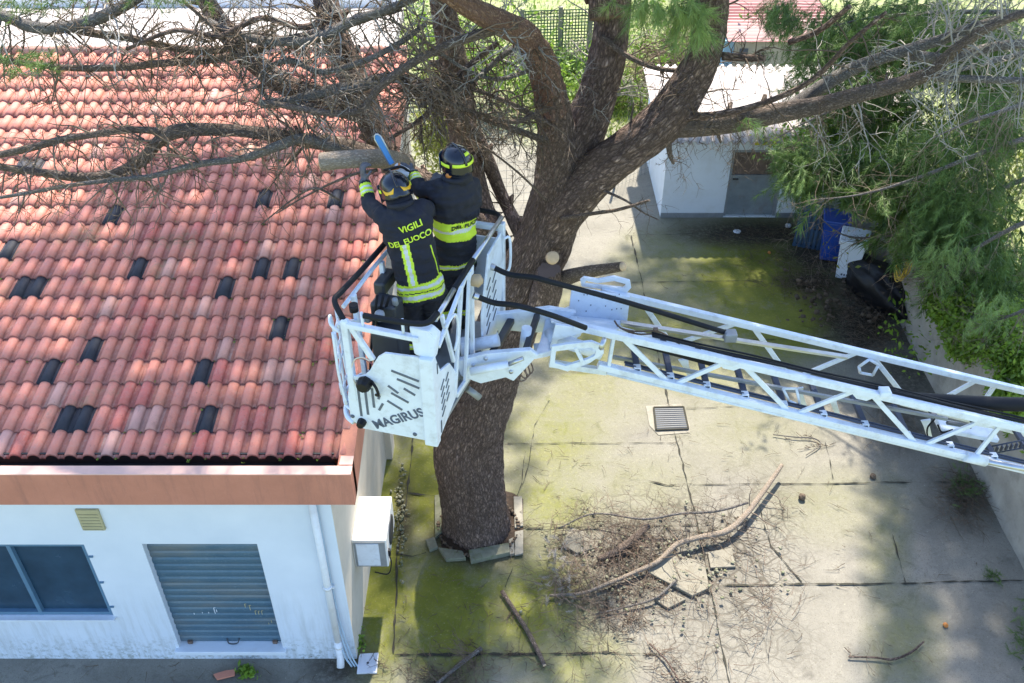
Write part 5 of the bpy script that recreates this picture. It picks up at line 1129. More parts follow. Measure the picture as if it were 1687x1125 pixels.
# roller housing and silver ram where the next section starts
mb = MB(); mb.tube([onch(NL, 1588)+Vector((0, -.02, 0)), onch(NL, 1622)+Vector((0, -.02, 0))], .052, 14); mb.build('roller_housing', M['white_paint'], lad)
mb = MB(); mb.tube([onch(NL, 1622)+Vector((0, -.03, .01)), U(1760, 786, y=YN-.03)], .03, 12); mb.build('ram', M['alu'], lad)
mb = MB(); mb.beam(U(1545, 700, y=6.7), U(1640, 718, y=6.7), .16, .05); mb.build('equipment_tray', M['white_paint'], lad, .01)
mb = MB(); mb.beam(U(1560, 696, y=6.6), U(1600, 703, y=6.6), .03, .03); mb.build('latch', M['slot'], lad)
mb = MB(); c_ = sm([U(1540, 690, y=6.5), U(1528, 705, y=6.5), U(1530, 722, y=6.5), U(1545, 728, y=6.5)]); mb.tube(c_, .008, 6); mb.tube(sm([U(1545, 700, y=6.45), U(1552, 712, y=6.45), U(1570, 708, y=6.45)]), .01, 6); mb.build('wire_loop', M['black_rubber'], lad)
# cable chain near the right end
mb = MB()
for k in range(9): p = U(1634+k*8, 742-k*1.5, y=6.62); mb.box(p, (.012, .03, .07)); 
mb.tube([U(1630, 748, y=6.62), U(1700, 735, y=6.62)], .008, 6); mb.tube([U(1630, 736, y=6.6), U(1700, 722, y=6.6)], .008, 6); mb.build('cable_chain', M['rung_blue'], lad)
# lower edges: second rail tube
bar('hand_tube', onch(NL, 1000)+Vector((0, -.015, -.05)), onch(NL, 1600)+Vector((0, -.015, -.05)), .018, 'white_paint')
# ladder head: plates, loops
mb = MB(); mb.prism([U(942, 473, y=YF-.1), U(1038, 490, y=YF-.1), U(1033, 532, y=YF-.1), U(905, 520, y=YF-.1), U(938, 507, y=YF-.1)], (0, .03, 0)); mb.prism([U(905, 519, y=6.9), U(1034, 531, y=6.9), U(1012, 548, y=6.5), U(908, 532, y=6.5)], (0, 0, .02)); head = mb.build('head_plate', M['white_paint'], lad, .004)
mb = MB(); rr = random.Random(4)
for _ in range(16): p = U(rr.uniform(948, 1030), rr.uniform(482, 515), y=YF-.103); mb.box(p, (.008, .004, .012))
o = mb.build('scuffs', M['slot'], head); o['kind'] = 'stuff'
def flatloop(outer, inner, y, th, nm, dy=.03):
    n = len(outer); mb = MB(); O = [U(a_, b_, y=y) for a_, b_ in outer]; I = [U(a_, b_, y=y) for a_, b_ in inner]
    vs = O+I+[p+Vector((0, dy, 0)) for p in O]+[p+Vector((0, dy, 0)) for p in I]; fs = []
    for i in range(n):
        j_ = (i+1) % n; fs += [(i, j_, n+j_, n+i), (2*n+i, 3*n+i, 3*n+j_, 2*n+j_), (i, 2*n+i, 2*n+j_, j_), (n+i, n+j_, 3*n+j_, 3*n+i)]
    mb.add(vs, fs); return mb.build(nm, M['white_paint'], lad, .003)
flatloop([(956, 462), (962, 457), (985, 461), (1012, 456), (1038, 463), (1040, 474), (1032, 483), (958, 472)], [(963, 466), (966, 463), (985, 467), (1012, 463), (1030, 468), (1031, 472), (1027, 475), (964, 468)], 7.0, 0, 'grab_loop')
flatloop([(909, 571), (935, 567), (975, 563), (992, 570), (995, 582), (972, 598), (935, 612), (905, 603)], [(916, 579), (938, 576), (974, 573), (982, 578), (980, 586), (968, 592), (932, 603), (914, 598)], 6.25, 0, 'grab_loop')
mb = MB(); mb.beam(U(948, 572, y=6.26), U(962, 600, y=6.26), .03, .03, (0, 1, 0)); mb.build('loop_web', M['white_paint'], lad)
mb = MB(); mb.tube([U(915, 558, y=6.45), U(990, 582, y=6.45)], .06, 14); mb.tube([U(905, 545, y=6.6), U(915, 572, y=6.45)], .05, 12); mb.build('head_cylinder', M['white_paint'], lad)
mb = MB(); mb.prism([U(915, 535, y=6.38), U(958, 540, y=6.38), U(962, 548, y=6.38), U(920, 560, y=6.38), U(910, 576, y=6.38), U(906, 574, y=6.38)], (0, .03, 0)); mb.build('head_frame', M['white_paint'], lad, .004)
mb = MB(); mb.beam(U(1012, 548, y=6.4), U(1002, 606, y=6.4), .03, .05, (0, 1, 0)); mb.build('head_upright', M['white_paint'], lad, .004)
mb = MB(); mb.beam(U(905, 598, y=6.5), U(1000, 612, y=6.5), .05, .06); mb.build('head_beam', M['white_paint'], lad, .005)
mb = MB(); mb.lathe(U(993, 566, y=6.2), [(.05, -.02), (.06, 0), (.05, .02), (0, .022)], 14, Vector((.9, -.3, -.2))); mb.build('round_cap', M['alu'], lad)
mb = MB()
for k in range(2): P = sm([U(1012, 528, y=6.66), U(1022, 540, y=6.64), U(1050, 546+k*4, y=6.64), U(1085, 546+k*5, y=6.6), U(1120, 566, y=6.5)]); mb.tube(P, .008, 6)
mb.box(U(1080, 545, y=6.6), (.04, .04, .05)); mb.build('cable_loop', M['rust'], lad)
# safety bars from basket rail to ladder
for lab, pts in (('upper padded black bar from basket rail to ladder', [U(812, 440, y=6.65), U(840, 452, y=6.6), U(880, 457, y=6.55), U(910, 465, y=6.55), U(1040, 500, y=6.7), U(1200, 549, y=6.72)]), ('lower padded black bar from basket rail to ladder', [U(784, 488, y=6.2), U(815, 499, y=6.2), U(850, 503, y=6.15), U(905, 518, y=6.15), U(965, 540, y=6.25)])):
    P = sm(pts, 5); mb = MB(); mb.tube(P, .024, 10); o = mb.build('safety_bar', M['black_pad'], lad); o['label'] = lab
    mb = MB(); mb.lathe(P[0], [(.028, -.02), (.03, .0), (.028, .02)], 10, P[1]-P[0]); mb.build('bar_joint', M['alu'], o)

# ------------------------------------------------------------------ BASKET
BO = Vector((-.61, 5.53, 0)); Bu = Vector((-.965, .26, 0)).normalized(); Bv = Vector((.33, .944, 0)).normalized(); BW, BD, BF, BR_ = .72, 1.56, 5.72, 6.95
def B(a_, b_, z): return BO+Bu*a_+Bv*b_+Vector((0, 0, BF+z))
bk = thing('rescue_basket', 'white metal rescue basket with lettered front panel carrying two firefighters', 'basket', tuple(B(.4, .8, 0)))
def bpoly(pts, d, nm, m='white_paint', bev=.004, par=None, lab=None):
    mb = MB(); mb.prism(pts, d); o = mb.build(nm, M[m], par or bk, bev)
    if lab: o['label'] = lab
    return o
fo = -(Bu.cross(Vector((0, 0, 1)))); fo = fo if fo.y < 0 else -fo      # outward normal of the front
ro = -Bu                                                               # outward of the right side
bpoly([B(0, 0, 0), B(BW, 0, 0), B(BW, BD, 0), B(0, BD, 0)], (0, 0, .04), 'floor', 'grey_metal')
# front panel with concave upper left corner
cur = [B(.36+.0, 0, .82), B(.42, 0, .77), B(.46, 0, .70), B(.50, 0, .62), B(.55, 0, .56), B(.60, 0, .54), B(BW-.04, 0, .53)]
fp = bpoly([B(.03, 0, -.02), B(BW-.10, 0, -.02), B(BW, 0, .06), B(BW, 0, .3)]+cur[::-1]+[B(.36, 0, .82), B(.03, 0, .84)], fo*.02, 'front_panel')
def fpt(a_, z): return B(a_, 0, z)+fo*.022
def strip(a0, z0, a1, z1, w_, par=fp, nm='slot', f=None, out=None):
    f = f or fpt; out = out or fo; p, q = f(a0, z0), f(a1, z1); mb = MB(); mb.beam(p, q, w_, .004, up=out); return mb.build(nm, M['slot'], par)
for (a0, z0, a1, z1) in [(.10, .60, .32, .66), (.10, .53, .28, .585), (.14, .45, .23, .50), (.28, .44, .36, .50), (.20, .36, .34, .43), (.26, .27, .38, .34), (.42, .30, .46, .22), (.50, .44, .50, .24), (.56, .46, .56, .15), (.62, .50, .62, .12), (.44, .38, .455, .34)]:
    strip(a0, z0, a1, z1, .02)
def text_on(txt, p, xdir, ydir, size, m, nm, par, ext=.002, project=None, shear=0):
    cu = bpy.data.curves.new(nm, 'FONT'); cu.body = txt; cu.size = size; cu.align_x = 'CENTER'; cu.align_y = 'CENTER'; cu.extrude = ext; cu.offset = size*.022; cu.resolution_u = 3
    to = bpy.data.objects.new('tmp_text', cu); scene.collection.objects.link(to); dg = bpy.context.evaluated_depsgraph_get()
    me = bpy.data.meshes.new_from_object(to.evaluated_get(dg)); bpy.data.objects.remove(to)
    if project: 
        bm = bmesh.new(); bm.from_mesh(me); bmesh.ops.triangulate(bm, faces=bm.faces); bmesh.ops.subdivide_edges(bm, edges=[e for e in bm.edges if e.calc_length() > .02], cuts=2); bm.to_mesh(me); bm.free()
    x = Vector(xdir).normalized(); n = x.cross(Vector(ydir)).normalized(); y = n.cross(x); b = base_of(par) if par else Vector((0, 0, 0))
    for v in me.vertices:
        q = Vector(p)+x*(v.co.x+shear*v.co.y)+y*v.co.y+n*v.co.z
        if project:
            hit = project.ray_cast(q+n*.6, -n)
            if hit[0] is not None: q = hit[0]+n*(.006+max(0, v.co.z))
        v.co = q-b
    me.materials.clear(); me.materials.append(M[m]); me.name = nm; o = bpy.data.objects.new(nm, me); link(o, par); return o
text_on('MAGIRUS', fpt(.30, .165), -Bu*.92+Vector((0, 0, .52)), Vector((0, 0, 1)), .12, 'letter_dark', 'lettering', fp)
for a_, z in ((.17, .03), (.70, .10)): mb = MB(); mb.lathe(fpt(a_, z), [(.018, -.01), (.018, .004), (0, .006)], 12, fo); mb.build('plug', M['slot'], fp)
# corner posts (box profiles)
mb = MB(); mb.beam(B(.02, .0, -.03)+fo*.02, B(.02, .0, .86)+fo*.02, .11, .09, up=fo); mb.build('corner_post', M['white_paint'], bk, .012)
mb = MB(); mb.prism([B(-.03, -.03, .82), B(.12, -.03, .86), B(.16, .0, 1.10), B(.0, .0, 1.08), B(-.04, .04, 1.0)], Bv*.10); mb.build('corner_head', M['white_paint'], bk, .02)
mb = MB(); mb.beam(B(BW-.05, 0, .28), B(BW-.05, .0, 1.06), .055, .055, up=fo); mb.build('post', M['white_paint'], bk, .008)
mb = MB(); mb.beam(B(.08, 0, 1.0), B(BW-.06, 0, 1.02), .045, .05, up=fo); mb.build('front_bar', M['white_paint'], bk, .008)
mb = MB(); mb.beam(B(.47, 0, .72), B(BW-.10, 0, 1.0), .045, .035, up=fo); mb.build('diagonal_brace', M['white_paint'], bk, .006)
# right side panel
sp_ = bpoly([B(0, .03, -.02), B(0, .42, .14), B(0, .44, .34), B(0, .30, .56), B(0, .12, .62), B(0, .03, .84)], ro*.02, 'side_panel')
def spt(b_, z): return B(0, b_, z)+ro*.022
for k in range(5): strip(.10, .16+k*.07, .17, .22+k*.07, .02, sp_, f=spt, out=ro); 
for k in range(4): strip(.20, .24+k*.07, .26, .29+k*.07, .02, sp_, f=spt, out=ro)
strip(.07, .02, .075, .14, .02, sp_, f=spt, out=ro); strip(.06, .64, .062, .74, .016, sp_, f=spt, out=ro)
# right side frame and rail
def btube(pts, r, nm, m, per=5, n=10, lab=None, smooth=True):
    mb = MB(); mb.tube(sm(pts, per) if smooth else [Vector(p) for p in pts], r, n); o = mb.build(nm, M[m], bk)
    if lab: o['label'] = lab
    return o
btube([B(-.01, .10, 1.12), B(-.02, .45, 1.17)], .02, 'handrail', 'alu', smooth=False); btube([B(-.02, .45, 1.17), B(-.02, .85, 1.19)], .024, 'handrail', 'black_pad', smooth=False); btube([B(-.02, .85, 1.19), B(-.03, 1.5, 1.22)], .02, 'handrail', 'alu', smooth=False)
btube([B(.50, -.01, 1.14), B(.15, -.01, 1.14), B(.02, .03, 1.14), B(-.01, .15, 1.15)], .024, 'handrail', 'black_pad', lab='black padded rail over the front panel')
for a_ in (.52, .20): btube([B(a_, 0, 1.0), B(a_, -.005, 1.16)], .012, 'rail_bracket', 'white_paint', smooth=False)
for (b0, z0, b1, z1, w_) in [(.12, .85, .72, 1.12, .04), (.40, .2, .62, 1.1, .045), (.40, .5, .22, 1.08, .035), (.62, .1, .80, 1.12, .04), (.80, .0, .84, 1.14, .05), (.42, .12, 1.4, .05, .05)]:
    mb = MB(); mb.beam(B(-.01, b0, z0), B(-.01, b1, z1), w_, .03, up=ro); mb.build('side_brace', M['white_paint'], bk, .006)
loopP = [B(-.04, .20, .98), B(-.06, .36, 1.0), B(-.06, .40, .80), B(-.05, .34, .66)]; btube(loopP, .011, 'grab_loop', 'white_paint')
rpnl = bpoly([B(-.02, .98, .12), B(-.02, 1.36, .14), B(-.02, 1.50, .60), B(-.02, 1.46, 1.10), B(-.02, 1.16, 1.06), B(-.02, .98, .55)], ro*.02, 'rear_side_panel')
def rpt(b_, z): return B(-.02, b_, z)+ro*.023
for k in range(6): strip(1.06+k*.005, .30+k*.09, 1.15+k*.005, .37+k*.09, .018, rpnl, f=rpt, out=ro)
for k in range(5): strip(1.22, .34+k*.10, 1.31, .41+k*.10, .018, rpnl, f=rpt, out=ro)
mb = MB(); mb.beam(B(-.02, 1.50, 0), B(-.02, 1.52, 1.16), .06, .06, up=ro); mb.build('rear_post', M['white_paint'], bk, .01)
btube([B(-.06, 1.46, 1.04), B(-.10, 1.50, 1.02), B(-.10, 1.50, .74), B(-.06, 1.46, .68)], .012, 'grab_loop', 'white_paint')
mb = MB(); mb.beam(B(.0, BD, 1.08), B(BW*.6, BD, 1.08), .05, .05); mb.build('rear_bar', M['white_paint'], bk, .008)
btube([B(-.02, 1.45, 1.2), B(.02, 1.56, 1.2), B(.15, 1.6, 1.2), B(.5, 1.6, 1.2)], .022, 'handrail', 'black_pad', lab='black padded rear rail beside the trunk')
bpoly([B(.0, BD-.02, .3), B(.35, BD-.02, .3), B(.35, BD-.02, .98), B(.0, BD-.02, .98)], Bv*.02, 'rear_panel')
mb = MB(); mb.lathe(B(-.06, .82, 1.02), [(.02, -.05), (.05, -.04), (.055, .02), (.02, .05), (0, .05)], 14, ro); mb.build('tan_knob', mat('tan', (.45, .33, .2), .7), bk)
# left side: black rail, cage guard, bumper
btube([B(BW-.07, 0, 1.0), B(BW-.03, .02, 1.05), B(BW+.08, .12, 1.13), B(BW+.08, .24, 1.14), B(BW+.06, .55, 1.15), B(BW+.05, .95, 1.16)], .023, 'handrail', 'black_pad', lab='black padded rail on the roof side')
btube([B(BW+.05, .18, 1.04), B(BW+.04, .7, 1.08), B(BW+.02, 1.2, 1.1)], .018, 'side_rail', 'white_paint')
for b_ in (.30, .8, 1.3): mb = MB(); mb.beam(B(BW, b_, .0), B(BW+.02, b_, 1.08), .04, .04); mb.build('post', M['white_paint'], bk, .006)
mb = MB(); mb.beam(B(BW+.02, .05, .98), B(BW+.01, .75, .55), .035, .03); mb.build('diagonal_brace', M['white_paint'], bk)
cg = [B(BW+.02, .02, .92), B(BW+.08, .02, .98), B(BW+.12, .10, .98), B(BW+.10, .12, .55), B(BW+.07, .08, .22), B(BW+.02, .04, .18)]
btube(cg, .013, 'cage_guard', 'white_paint', 6); btube([B(BW+.15, .24, .96), B(BW+.14, .24, .5), B(BW+.10, .2, .2), B(BW+.05, .08, .16)], .013, 'cage_guard', 'white_paint', 5); btube([B(BW+.06, .0, .92), B(BW+.06, .0, .5), B(BW+.03, 0, .2)], .012, 'cage_guard', 'white_paint', 5)
for z in (.88, .7, .55, .36): btube([B(BW+.05, .0, z-.03), B(BW+.10-.02*(z < .5), .12, z), B(BW+.14-.03*(z < .5), .24, z)], .009, 'guard_rung', 'white_paint', 3, 6)
for k in range(4): btube([B(BW+.05+.03*k, .03+.03*k, .3), B(BW+.045+.03*k, .03+.03*k, .18)], .007, 'guard_bar', 'white_paint', 2, 6)
bpts = [B(BW-.02, -.01, .02), B(BW+.05, .02, .05), B(BW+.10, .12, .08), B(BW+.09, .30, .10), B(BW+.02, .42, .1)]
btube(bpts, .022, 'bumper', 'white_paint'); btube([p+Vector((0, 0, .13)) for p in bpts], .013, 'bumper', 'white_paint')
bpoly([B(BW-.04, .0, .0), B(BW+.04, .03, .0), B(BW+.08, .12, .0), B(BW+.08, .28, .0), B(BW, .35, .0)], (0, 0, .02), 'corner_step', 'alu')
# black knobs, lamp, instruments
def bb_(p, r, nm, m, sub=2, jit=.15, sc=(1, 1, 1)):
    bm = bmesh.new(); bmesh.ops.create_icosphere(bm, subdivisions=sub, radius=r)
    for v in bm.verts: v.co *= 1+jit*noise.noise(v.co*40+p); v.co = Vector((v.co.x*sc[0], v.co.y*sc[1], v.co.z*sc[2]))+p-base_of(bk)
    me = bpy.data.meshes.new(nm); bm.to_mesh(me); bm.free(); me.materials.append(M[m]); o = bpy.data.objects.new(nm, me); link(o, bk); return o
mb = MB(); mb.lathe(fpt(.545, .50), [(.0, .09), (.045, .085), (.06, .06), (.065, .02), (.05, -.02), (.03, -.03)], 8, fo, smooth=False); mb.build('spotlight', M['black_plastic'], bk); mb = MB(); mb.tube(sm([fpt(.50, .52), fpt(.44, .50)+fo*.05, fpt(.43, .42)+fo*.04, fpt(.47, .38)]), .012, 7); mb.build('spotlight_grip', M['black_plastic'], bk)
mb = MB(); mb.lathe(fpt(BW-.10, .06), [(.0, .06), (.03, .055), (.04, .02), (.04, -.01)], 8, fo, smooth=False); mb.build('hook_knob', M['black_plastic'], bk)
btube([fpt(.62, .42), fpt(.66, .56), fpt(.62, .70), fpt(.55, .74), fpt(.49, .72)], .006, 'wire_loop', 'plaster_cream', n=6)
for (a_, b_, z, s_) in [(.60, .55, .78, (.22, .18, .22)), (.52, .40, .50, (.25, .2, .45)), (.70, .75, .92, (.1, .25, .12))]:
    mb = MB(); mb.box(B(a_, b_, z), s_, Matrix.Rotation(R(-18), 3, 'Z')); mb.build('control_box', M['dark_metal'], bk, .02)
for (a_, b_, z, r) in [(.58, .38, .86, .04), (.70, .40, .80, .03), (.50, .50, .93, .025)]:
    mb = MB(); mb.lathe(B(a_, b_, z), [(r, -.04), (r, .02), (r*.7, .03), (0, .03)], 14, Vector((0, -.4, 1))); mb.build('gauge', M['grey_metal'], bk)
btube([B(.70, .1, .62), B(.6, .12, .6), B(.5, .1, .55)], .006, 'red_cord', 'red_sheet', n=6)
btube([B(.66, .14, 1.05), B(.66, .14, 1.11)], .035, 'round_light', 'black_plastic', 2, 14, smooth=False)
for k in range(3): btube([B(.68-.03*k, .25+.1*k, .1), B(.66, .35+.08*k, .6), B(.62-.05*k, .45, 1.0)], .012, 'cable', 'black_rubber', n=6)
# arms to the ladder head
arm = thing('basket_arm', 'white pivot arms linking the basket to the ladder head in front of the trunk', 'pivot arm', tuple(U(830, 580, y=6.4)))
def apoly(pts, y, dy, nm, m='white_paint'): mb = MB(); mb.prism([U(a_, b_, y=y) for a_, b_ in pts], (0, dy, 0)); return mb.build(nm, M[m], arm, .006)
def atube(pts, y, r, nm, m='white_paint', n=12, par=None): mb = MB(); mb.tube([U(a_, b_, y=y) for a_, b_ in pts], r, n); return mb.build(nm, M[m], par or arm)
apoly([(750, 596), (800, 583), (874, 577), (886, 586), (872, 601), (846, 628), (833, 622), (792, 632), (760, 620)], 6.15, .05, 'near_plate')
apoly([(795, 520), (838, 516), (905, 508), (950, 515), (905, 548), (870, 548), (800, 540)], 6.75, .05, 'far_plate')
atube([(775, 612), (838, 600)], 6.08, .035, 'cylinder'); atube([(838, 600), (862, 590)], 6.08, .02, 'piston', 'alu'); atube([(772, 570), (822, 560)], 6.4, .055, 'cross_tube'); atube([(765, 560), (772, 600)], 6.35, .05, 'pivot_tube')
atube([(862, 584), (868, 540)], 6.5, .045, 'pivot_tube'); atube([(880, 575), (912, 572)], 6.45, .05, 'pivot_tube')
mb = MB(); mb.beam(U(810, 585, y=6.3), U(842, 528, y=6.75), .06, .05); mb.build('cross_bar', M['dark_metal'], arm); mb = MB(); mb.beam(U(865, 580, y=6.3), U(885, 520, y=6.75), .05, .05); mb.build('cross_bar', M['dark_metal'], arm)
mb = MB(); mb.prism([U(900, 520, y=6.8), U(950, 520, y=6.8), U(958, 545, y=6.5), U(905, 580, y=6.35), U(880, 585, y=6.3), U(890, 560, y=6.5)], (0, 0, -.05)); mb.build('mount_block', M['white_paint'], arm, .008)
for (x, y_) in ((830, 602), (842, 612), (800, 590), (780, 602)): mb = MB(); mb.lathe(U(x, y_, y=6.148), [(.018, -.01), (.018, .012), (0, .014)], 10, (0, -1, 0)); mb.build('bolt', M['alu'], arm)
for k in range(3): mb = MB(); mb.tube(sm([U(848+k*7, 618-k*5, y=6.25), U(858+k*6, 628-k*5, y=6.25), U(868+k*5, 622-k*6, y=6.28), U(865+k*5, 608-k*5, y=6.3)]), .007, 6); mb.build('cable', M['rust'], arm)
for (a_, b_) in (((770, 640), (790, 655)), ((762, 600), (745, 640))): atube([a_, b_], 6.2, .03, 'strut', 'grey_metal')
mb = MB(); mb.beam(U(757, 640, y=6.25), U(760, 590, y=6.25), .08, .08, (0, 1, 0)); mb.build('joint_block', M['grey_metal'], arm, .01)

# ------------------------------------------------------------------ PEOPLE
def capsule(bm, p, q, r0, r1, n=14):
    """tapered capsule with round ends"""
    p, q = Vector(p), Vector(q); d = q-p; L = d.length; d.normalize(); a = d.orthogonal().normalized(); b = d.cross(a)
    prof = [(math.cos(t)*r0, -math.sin(t)*r0) for t in [R(x) for x in (80, 55, 30, 10)]]+[(r0, 0), ((r0+r1)/2, L/2), (r1, L)]+[(math.cos(t)*r1, L+math.sin(t)*r1) for t in [R(x) for x in (10, 30, 55, 80)]]
    rings = []
    for r, h in prof: rings.append([bm.verts.new(p+d*h+(a*math.cos(2*math.pi*k/n)+b*math.sin(2*math.pi*k/n))*r) for k in range(n)])
    for i in range(len(rings)-1):
        for k in range(n): bm.faces.new((rings[i][k], rings[i][(k+1) % n], rings[i+1][(k+1) % n], rings[i+1][k]))
    bm.faces.new(list(reversed(rings[0]))); bm.faces.new(rings[-1])
def elring(bm, secs, n=24):
    """secs: (center, right vec scaled, fwd vec scaled)"""
    rings = []
    for c, a, b in secs:
        rings.append([bm.verts.new(Vector(c)+Vector(a)*math.copysign(abs(math.cos(t))**.8, math.cos(t))+Vector(b)*math.copysign(abs(math.sin(t))**.8, math.sin(t))) for t in [2*math.pi*k/n for k in range(n)]])
    for i in range(len(rings)-1):
        for k in range(n): bm.faces.new((rings[i][k], rings[i][(k+1) % n], rings[i+1][(k+1) % n], rings[i+1][k]))
    bm.faces.new(list(reversed(rings[0]))); bm.faces.new(rings[-1])
def hand(bm, wrist, d, palm_n, s=1.0, curl=.9):
    """palm and five separate curled fingers, d = wrist-to-knuckle direction"""
    d = Vector(d).normalized(); nn = Vector(palm_n); nn = (nn-d*nn.dot(d)).normalized(); sd_ = d.cross(nn)
    w = Vector(wrist); c = w+d*.05*s
    for k in (-1, -.33, .33, 1): capsule(bm, w+sd_*k*.012*s, w+d*.085*s+sd_*k*.030*s, .017*s, .015*s, 10)
    for k, (off_, ln) in enumerate([(-.036, .062), (-.013, .075), (.012, .070), (.036, .055)]):
        p0 = w+d*.085*s+sd_*off_*s*1.05; a1 = curl*.6; d1 = d*math.cos(a1)+nn*math.sin(a1); p1 = p0+d1*ln*.5*s
        d2 = d*math.cos(a1+curl)+nn*math.sin(a1+curl); p2 = p1+d2*ln*.38*s; d3 = d*math.cos(a1+curl*1.7)+nn*math.sin(a1+curl*1.7); p3 = p2+d3*ln*.3*s
        capsule(bm, p0, p1, .0115*s, .0108*s, 9); capsule(bm, p1, p2, .0108*s, .0102*s, 9); capsule(bm, p2, p3, .0102*s, .009*s, 9)
    t0 = w+d*.025*s-sd_*.03*s; t1 = t0+(d*.5-sd_*.6+nn*.4).normalized()*.04*s; t2 = t1+(d*.7-sd_*.1+nn*.7).normalized()*.035*s
    capsule(bm, t0, t1, .015*s, .0125*s, 9); capsule(bm, t1, t2, .0125*s, .0105*s, 9)
def person(label, J, loc):
    bm = bmesh.new(); sp = J['pelvis']; nk = J['neck']; up = (nk-sp).normalized(); rg = (J['sr']-J['sl']); rg = (rg-up*rg.dot(up)).normalized(); fw = up.cross(rg)   # forward
    Lt = (nk-sp).length
    def tp_(t, lat=0, f=0): return sp+(nk-sp)*t+rg*lat+fw*f
    secs = [(-.24, .205, .150, 0), (-.12, .200, .150, 0), (.05, .19, .14, 0), (.25, .178, .135, 0), (.45, .185, .135, .0), (.65, .205, .14, 0), (.80, .215, .135, .01), (.90, .20, .12, .015), (.98, .13, .10, .02), (1.04, .075, .08, .03)]
    elring(bm, [(tp_(t, 0, f), rg*a_, fw*b_) for t, a_, b_, f in secs])
    capsule(bm, tp_(.98, 0, .02), J['head']-up*.04, .065, .06)
    hd = J['head']; capsule(bm, hd-up*.02, hd+up*.05, .088, .09, 18); capsule(bm, hd-up*.06+J['face']*.03, hd-up*.02+J['face']*.03, .06, .07, 16)
    capsule(bm, hd+J['face']*.095-up*.005, hd+J['face']*.108-up*.03, .012, .015, 8)   # nose
    ear = J['face'].cross(up).normalized()
    for s_ in (-1, 1): capsule(bm, hd+ear*s_*.088+up*.01-J['face']*.01, hd+ear*s_*.088-up*.03-J['face']*.005, .013, .010, 8)
    for side in 'lr':
        sh_, el, wr = J['s'+side], J['e'+side], J['w'+side]
        capsule(bm, sh_+(sp-sh_)*.02, el, .078, .062); capsule(bm, el, wr, .064, .05); capsule(bm, sh_.lerp(tp_(.8), .4), sh_, .09, .082)
        hand(bm, wr+(wr-el).normalized()*.02, J['h'+side], J['n'+side], 1.12)
        hp, kn, an = J['hip'+side], J['k'+side], J['a'+side]
        capsule(bm, hp, kn, .108, .083); capsule(bm, kn, an, .085, .068)
        ft = (J['foot'+side]).normalized(); capsule(bm, an-Vector((0, 0, .03)), an-Vector((0, 0, .055))+ft*.17, .052, .045)
    me = bpy.data.meshes.new('person'); bmesh.ops.recalc_face_normals(bm, faces=bm.faces); bm.to_mesh(me); bm.free()
    tmp = bpy.data.objects.new('tmp', me); scene.collection.objects.link(tmp)
    md = tmp.modifiers.new('r', 'REMESH'); md.mode = 'VOXEL'; md.voxel_size = .0085; md.use_smooth_shade = True
    sm_ = tmp.modifiers.new('s', 'SMOOTH'); sm_.factor = .5; sm_.iterations = 4
    dg = bpy.context.evaluated_depsgraph_get(); m2 = bpy.data.meshes.new_from_object(tmp.evaluated_get(dg)); bpy.data.objects.remove(tmp)
    # cloth folds and region materials
    mats_ = ['jacket', 'hivis', 'silver', 'skin', 'glove', 'boot']
    m2.materials.clear(); [m2.materials.append(M[k]) for k in mats_]
    def segt(p, a_, b_): d = b_-a_; t = (p-a_).dot(d)/d.dot(d); return t, (p-(a_+d*max(0, min(1, t)))).length
    regs = []; NRM = [v.normal.copy() for v in m2.vertices]; POS = [v.co.copy() for v in m2.vertices]; NEW = []
    for vi, p in enumerate(POS):
        t, _ = segt(p, sp, nk); best = ('torso', t, 0.0); dt = 9
        for side in 'lr':
            for nm, a_, b_, r in (('ua', J['s'+side], J['e'+side], .075), ('fa', J['e'+side], J['w'+side], .06), ('th', J['hip'+side], J['k'+side], .1), ('ca', J['k'+side], J['a'+side], .08)):
                tt, dd = segt(p, a_, b_); dd -= r
                if dd < dt: dt = dd; bs = (nm+side, tt)
        rel = p-sp; lat = rel.dot(rg); f = rel.dot(fw); inside = -.26 < t < .93 and abs(lat) < .235 and abs(f) < .165
        reg = 'torso' if inside and not (bs[0][:2] in ('fa', 'ua') and dt < -.0 and (abs(lat) > .205 or abs(f) > .15)) and not (bs[0][:2] == 'fa' and dt < .01) else bs[0]
        regs.append((reg, t if reg == 'torso' else bs[1], lat, f, p.copy()))
        n3 = noise.fractal(p*9, 1, 2, 2); n4 = noise.fractal(Vector((p.x*5, p.y*5, p.z*16)), 1, 2, 2)
        amp = .0 if (p-hd).length < .16 else .016
        if (p-J['wl']).length < .13 or (p-J['wr']).length < .13: amp = .001
        NEW += list(p+NRM[vi]*amp*(n3+n4)-loc)
    m2.vertices.foreach_set('co', NEW); m2.update()
    jk = J.get('style'); idx = []
    for pl_ in m2.polygons:
        reg, t, lat, f, p = regs[pl_.vertices[0]]; mi = 0
        if (p-hd).length < .15 and (p-nk).dot(up) > .03: mi = 3
        elif reg == 'torso':
            z = t*Lt
            if jk == 'a':
                if -.115 < z+.0 < .035: mi = 1 if not (-.095 < z < -.065 or -.015 < z < .012) else 2
                if -.048 < z < -.040: mi = 0
                if .035 <= z < .40 and abs(lat+.0+.03) < .038 and f < 0: mi = 2 if abs(lat+.03) < .015 else 1
            else:
                if -.10 < z < -.045: mi = 2 if -.085 < z < -.062 else 1
                if .20 < z < .385: mi = 2 if .28 < z < .312 else 1
        elif reg[:2] == 'fa':
            if t > 1.02: mi = 4
            elif .45 < t < .93: mi = 1 if not (.52 < t < .60 or .72 < t < .80) else 2
        elif reg[:2] == 'ca':
            if t > .9: mi = 5
            elif .50 < t < .70: mi = 1 if not (.57 < t < .63) else 2
        if (p-J['wl']).length < .16 and reg[:2] == 'fa' and t > 1.02 or (p-J['wr']).length < .16 and reg[:2] == 'fa' and t > 1.02: mi = 4
        idx.append(mi)
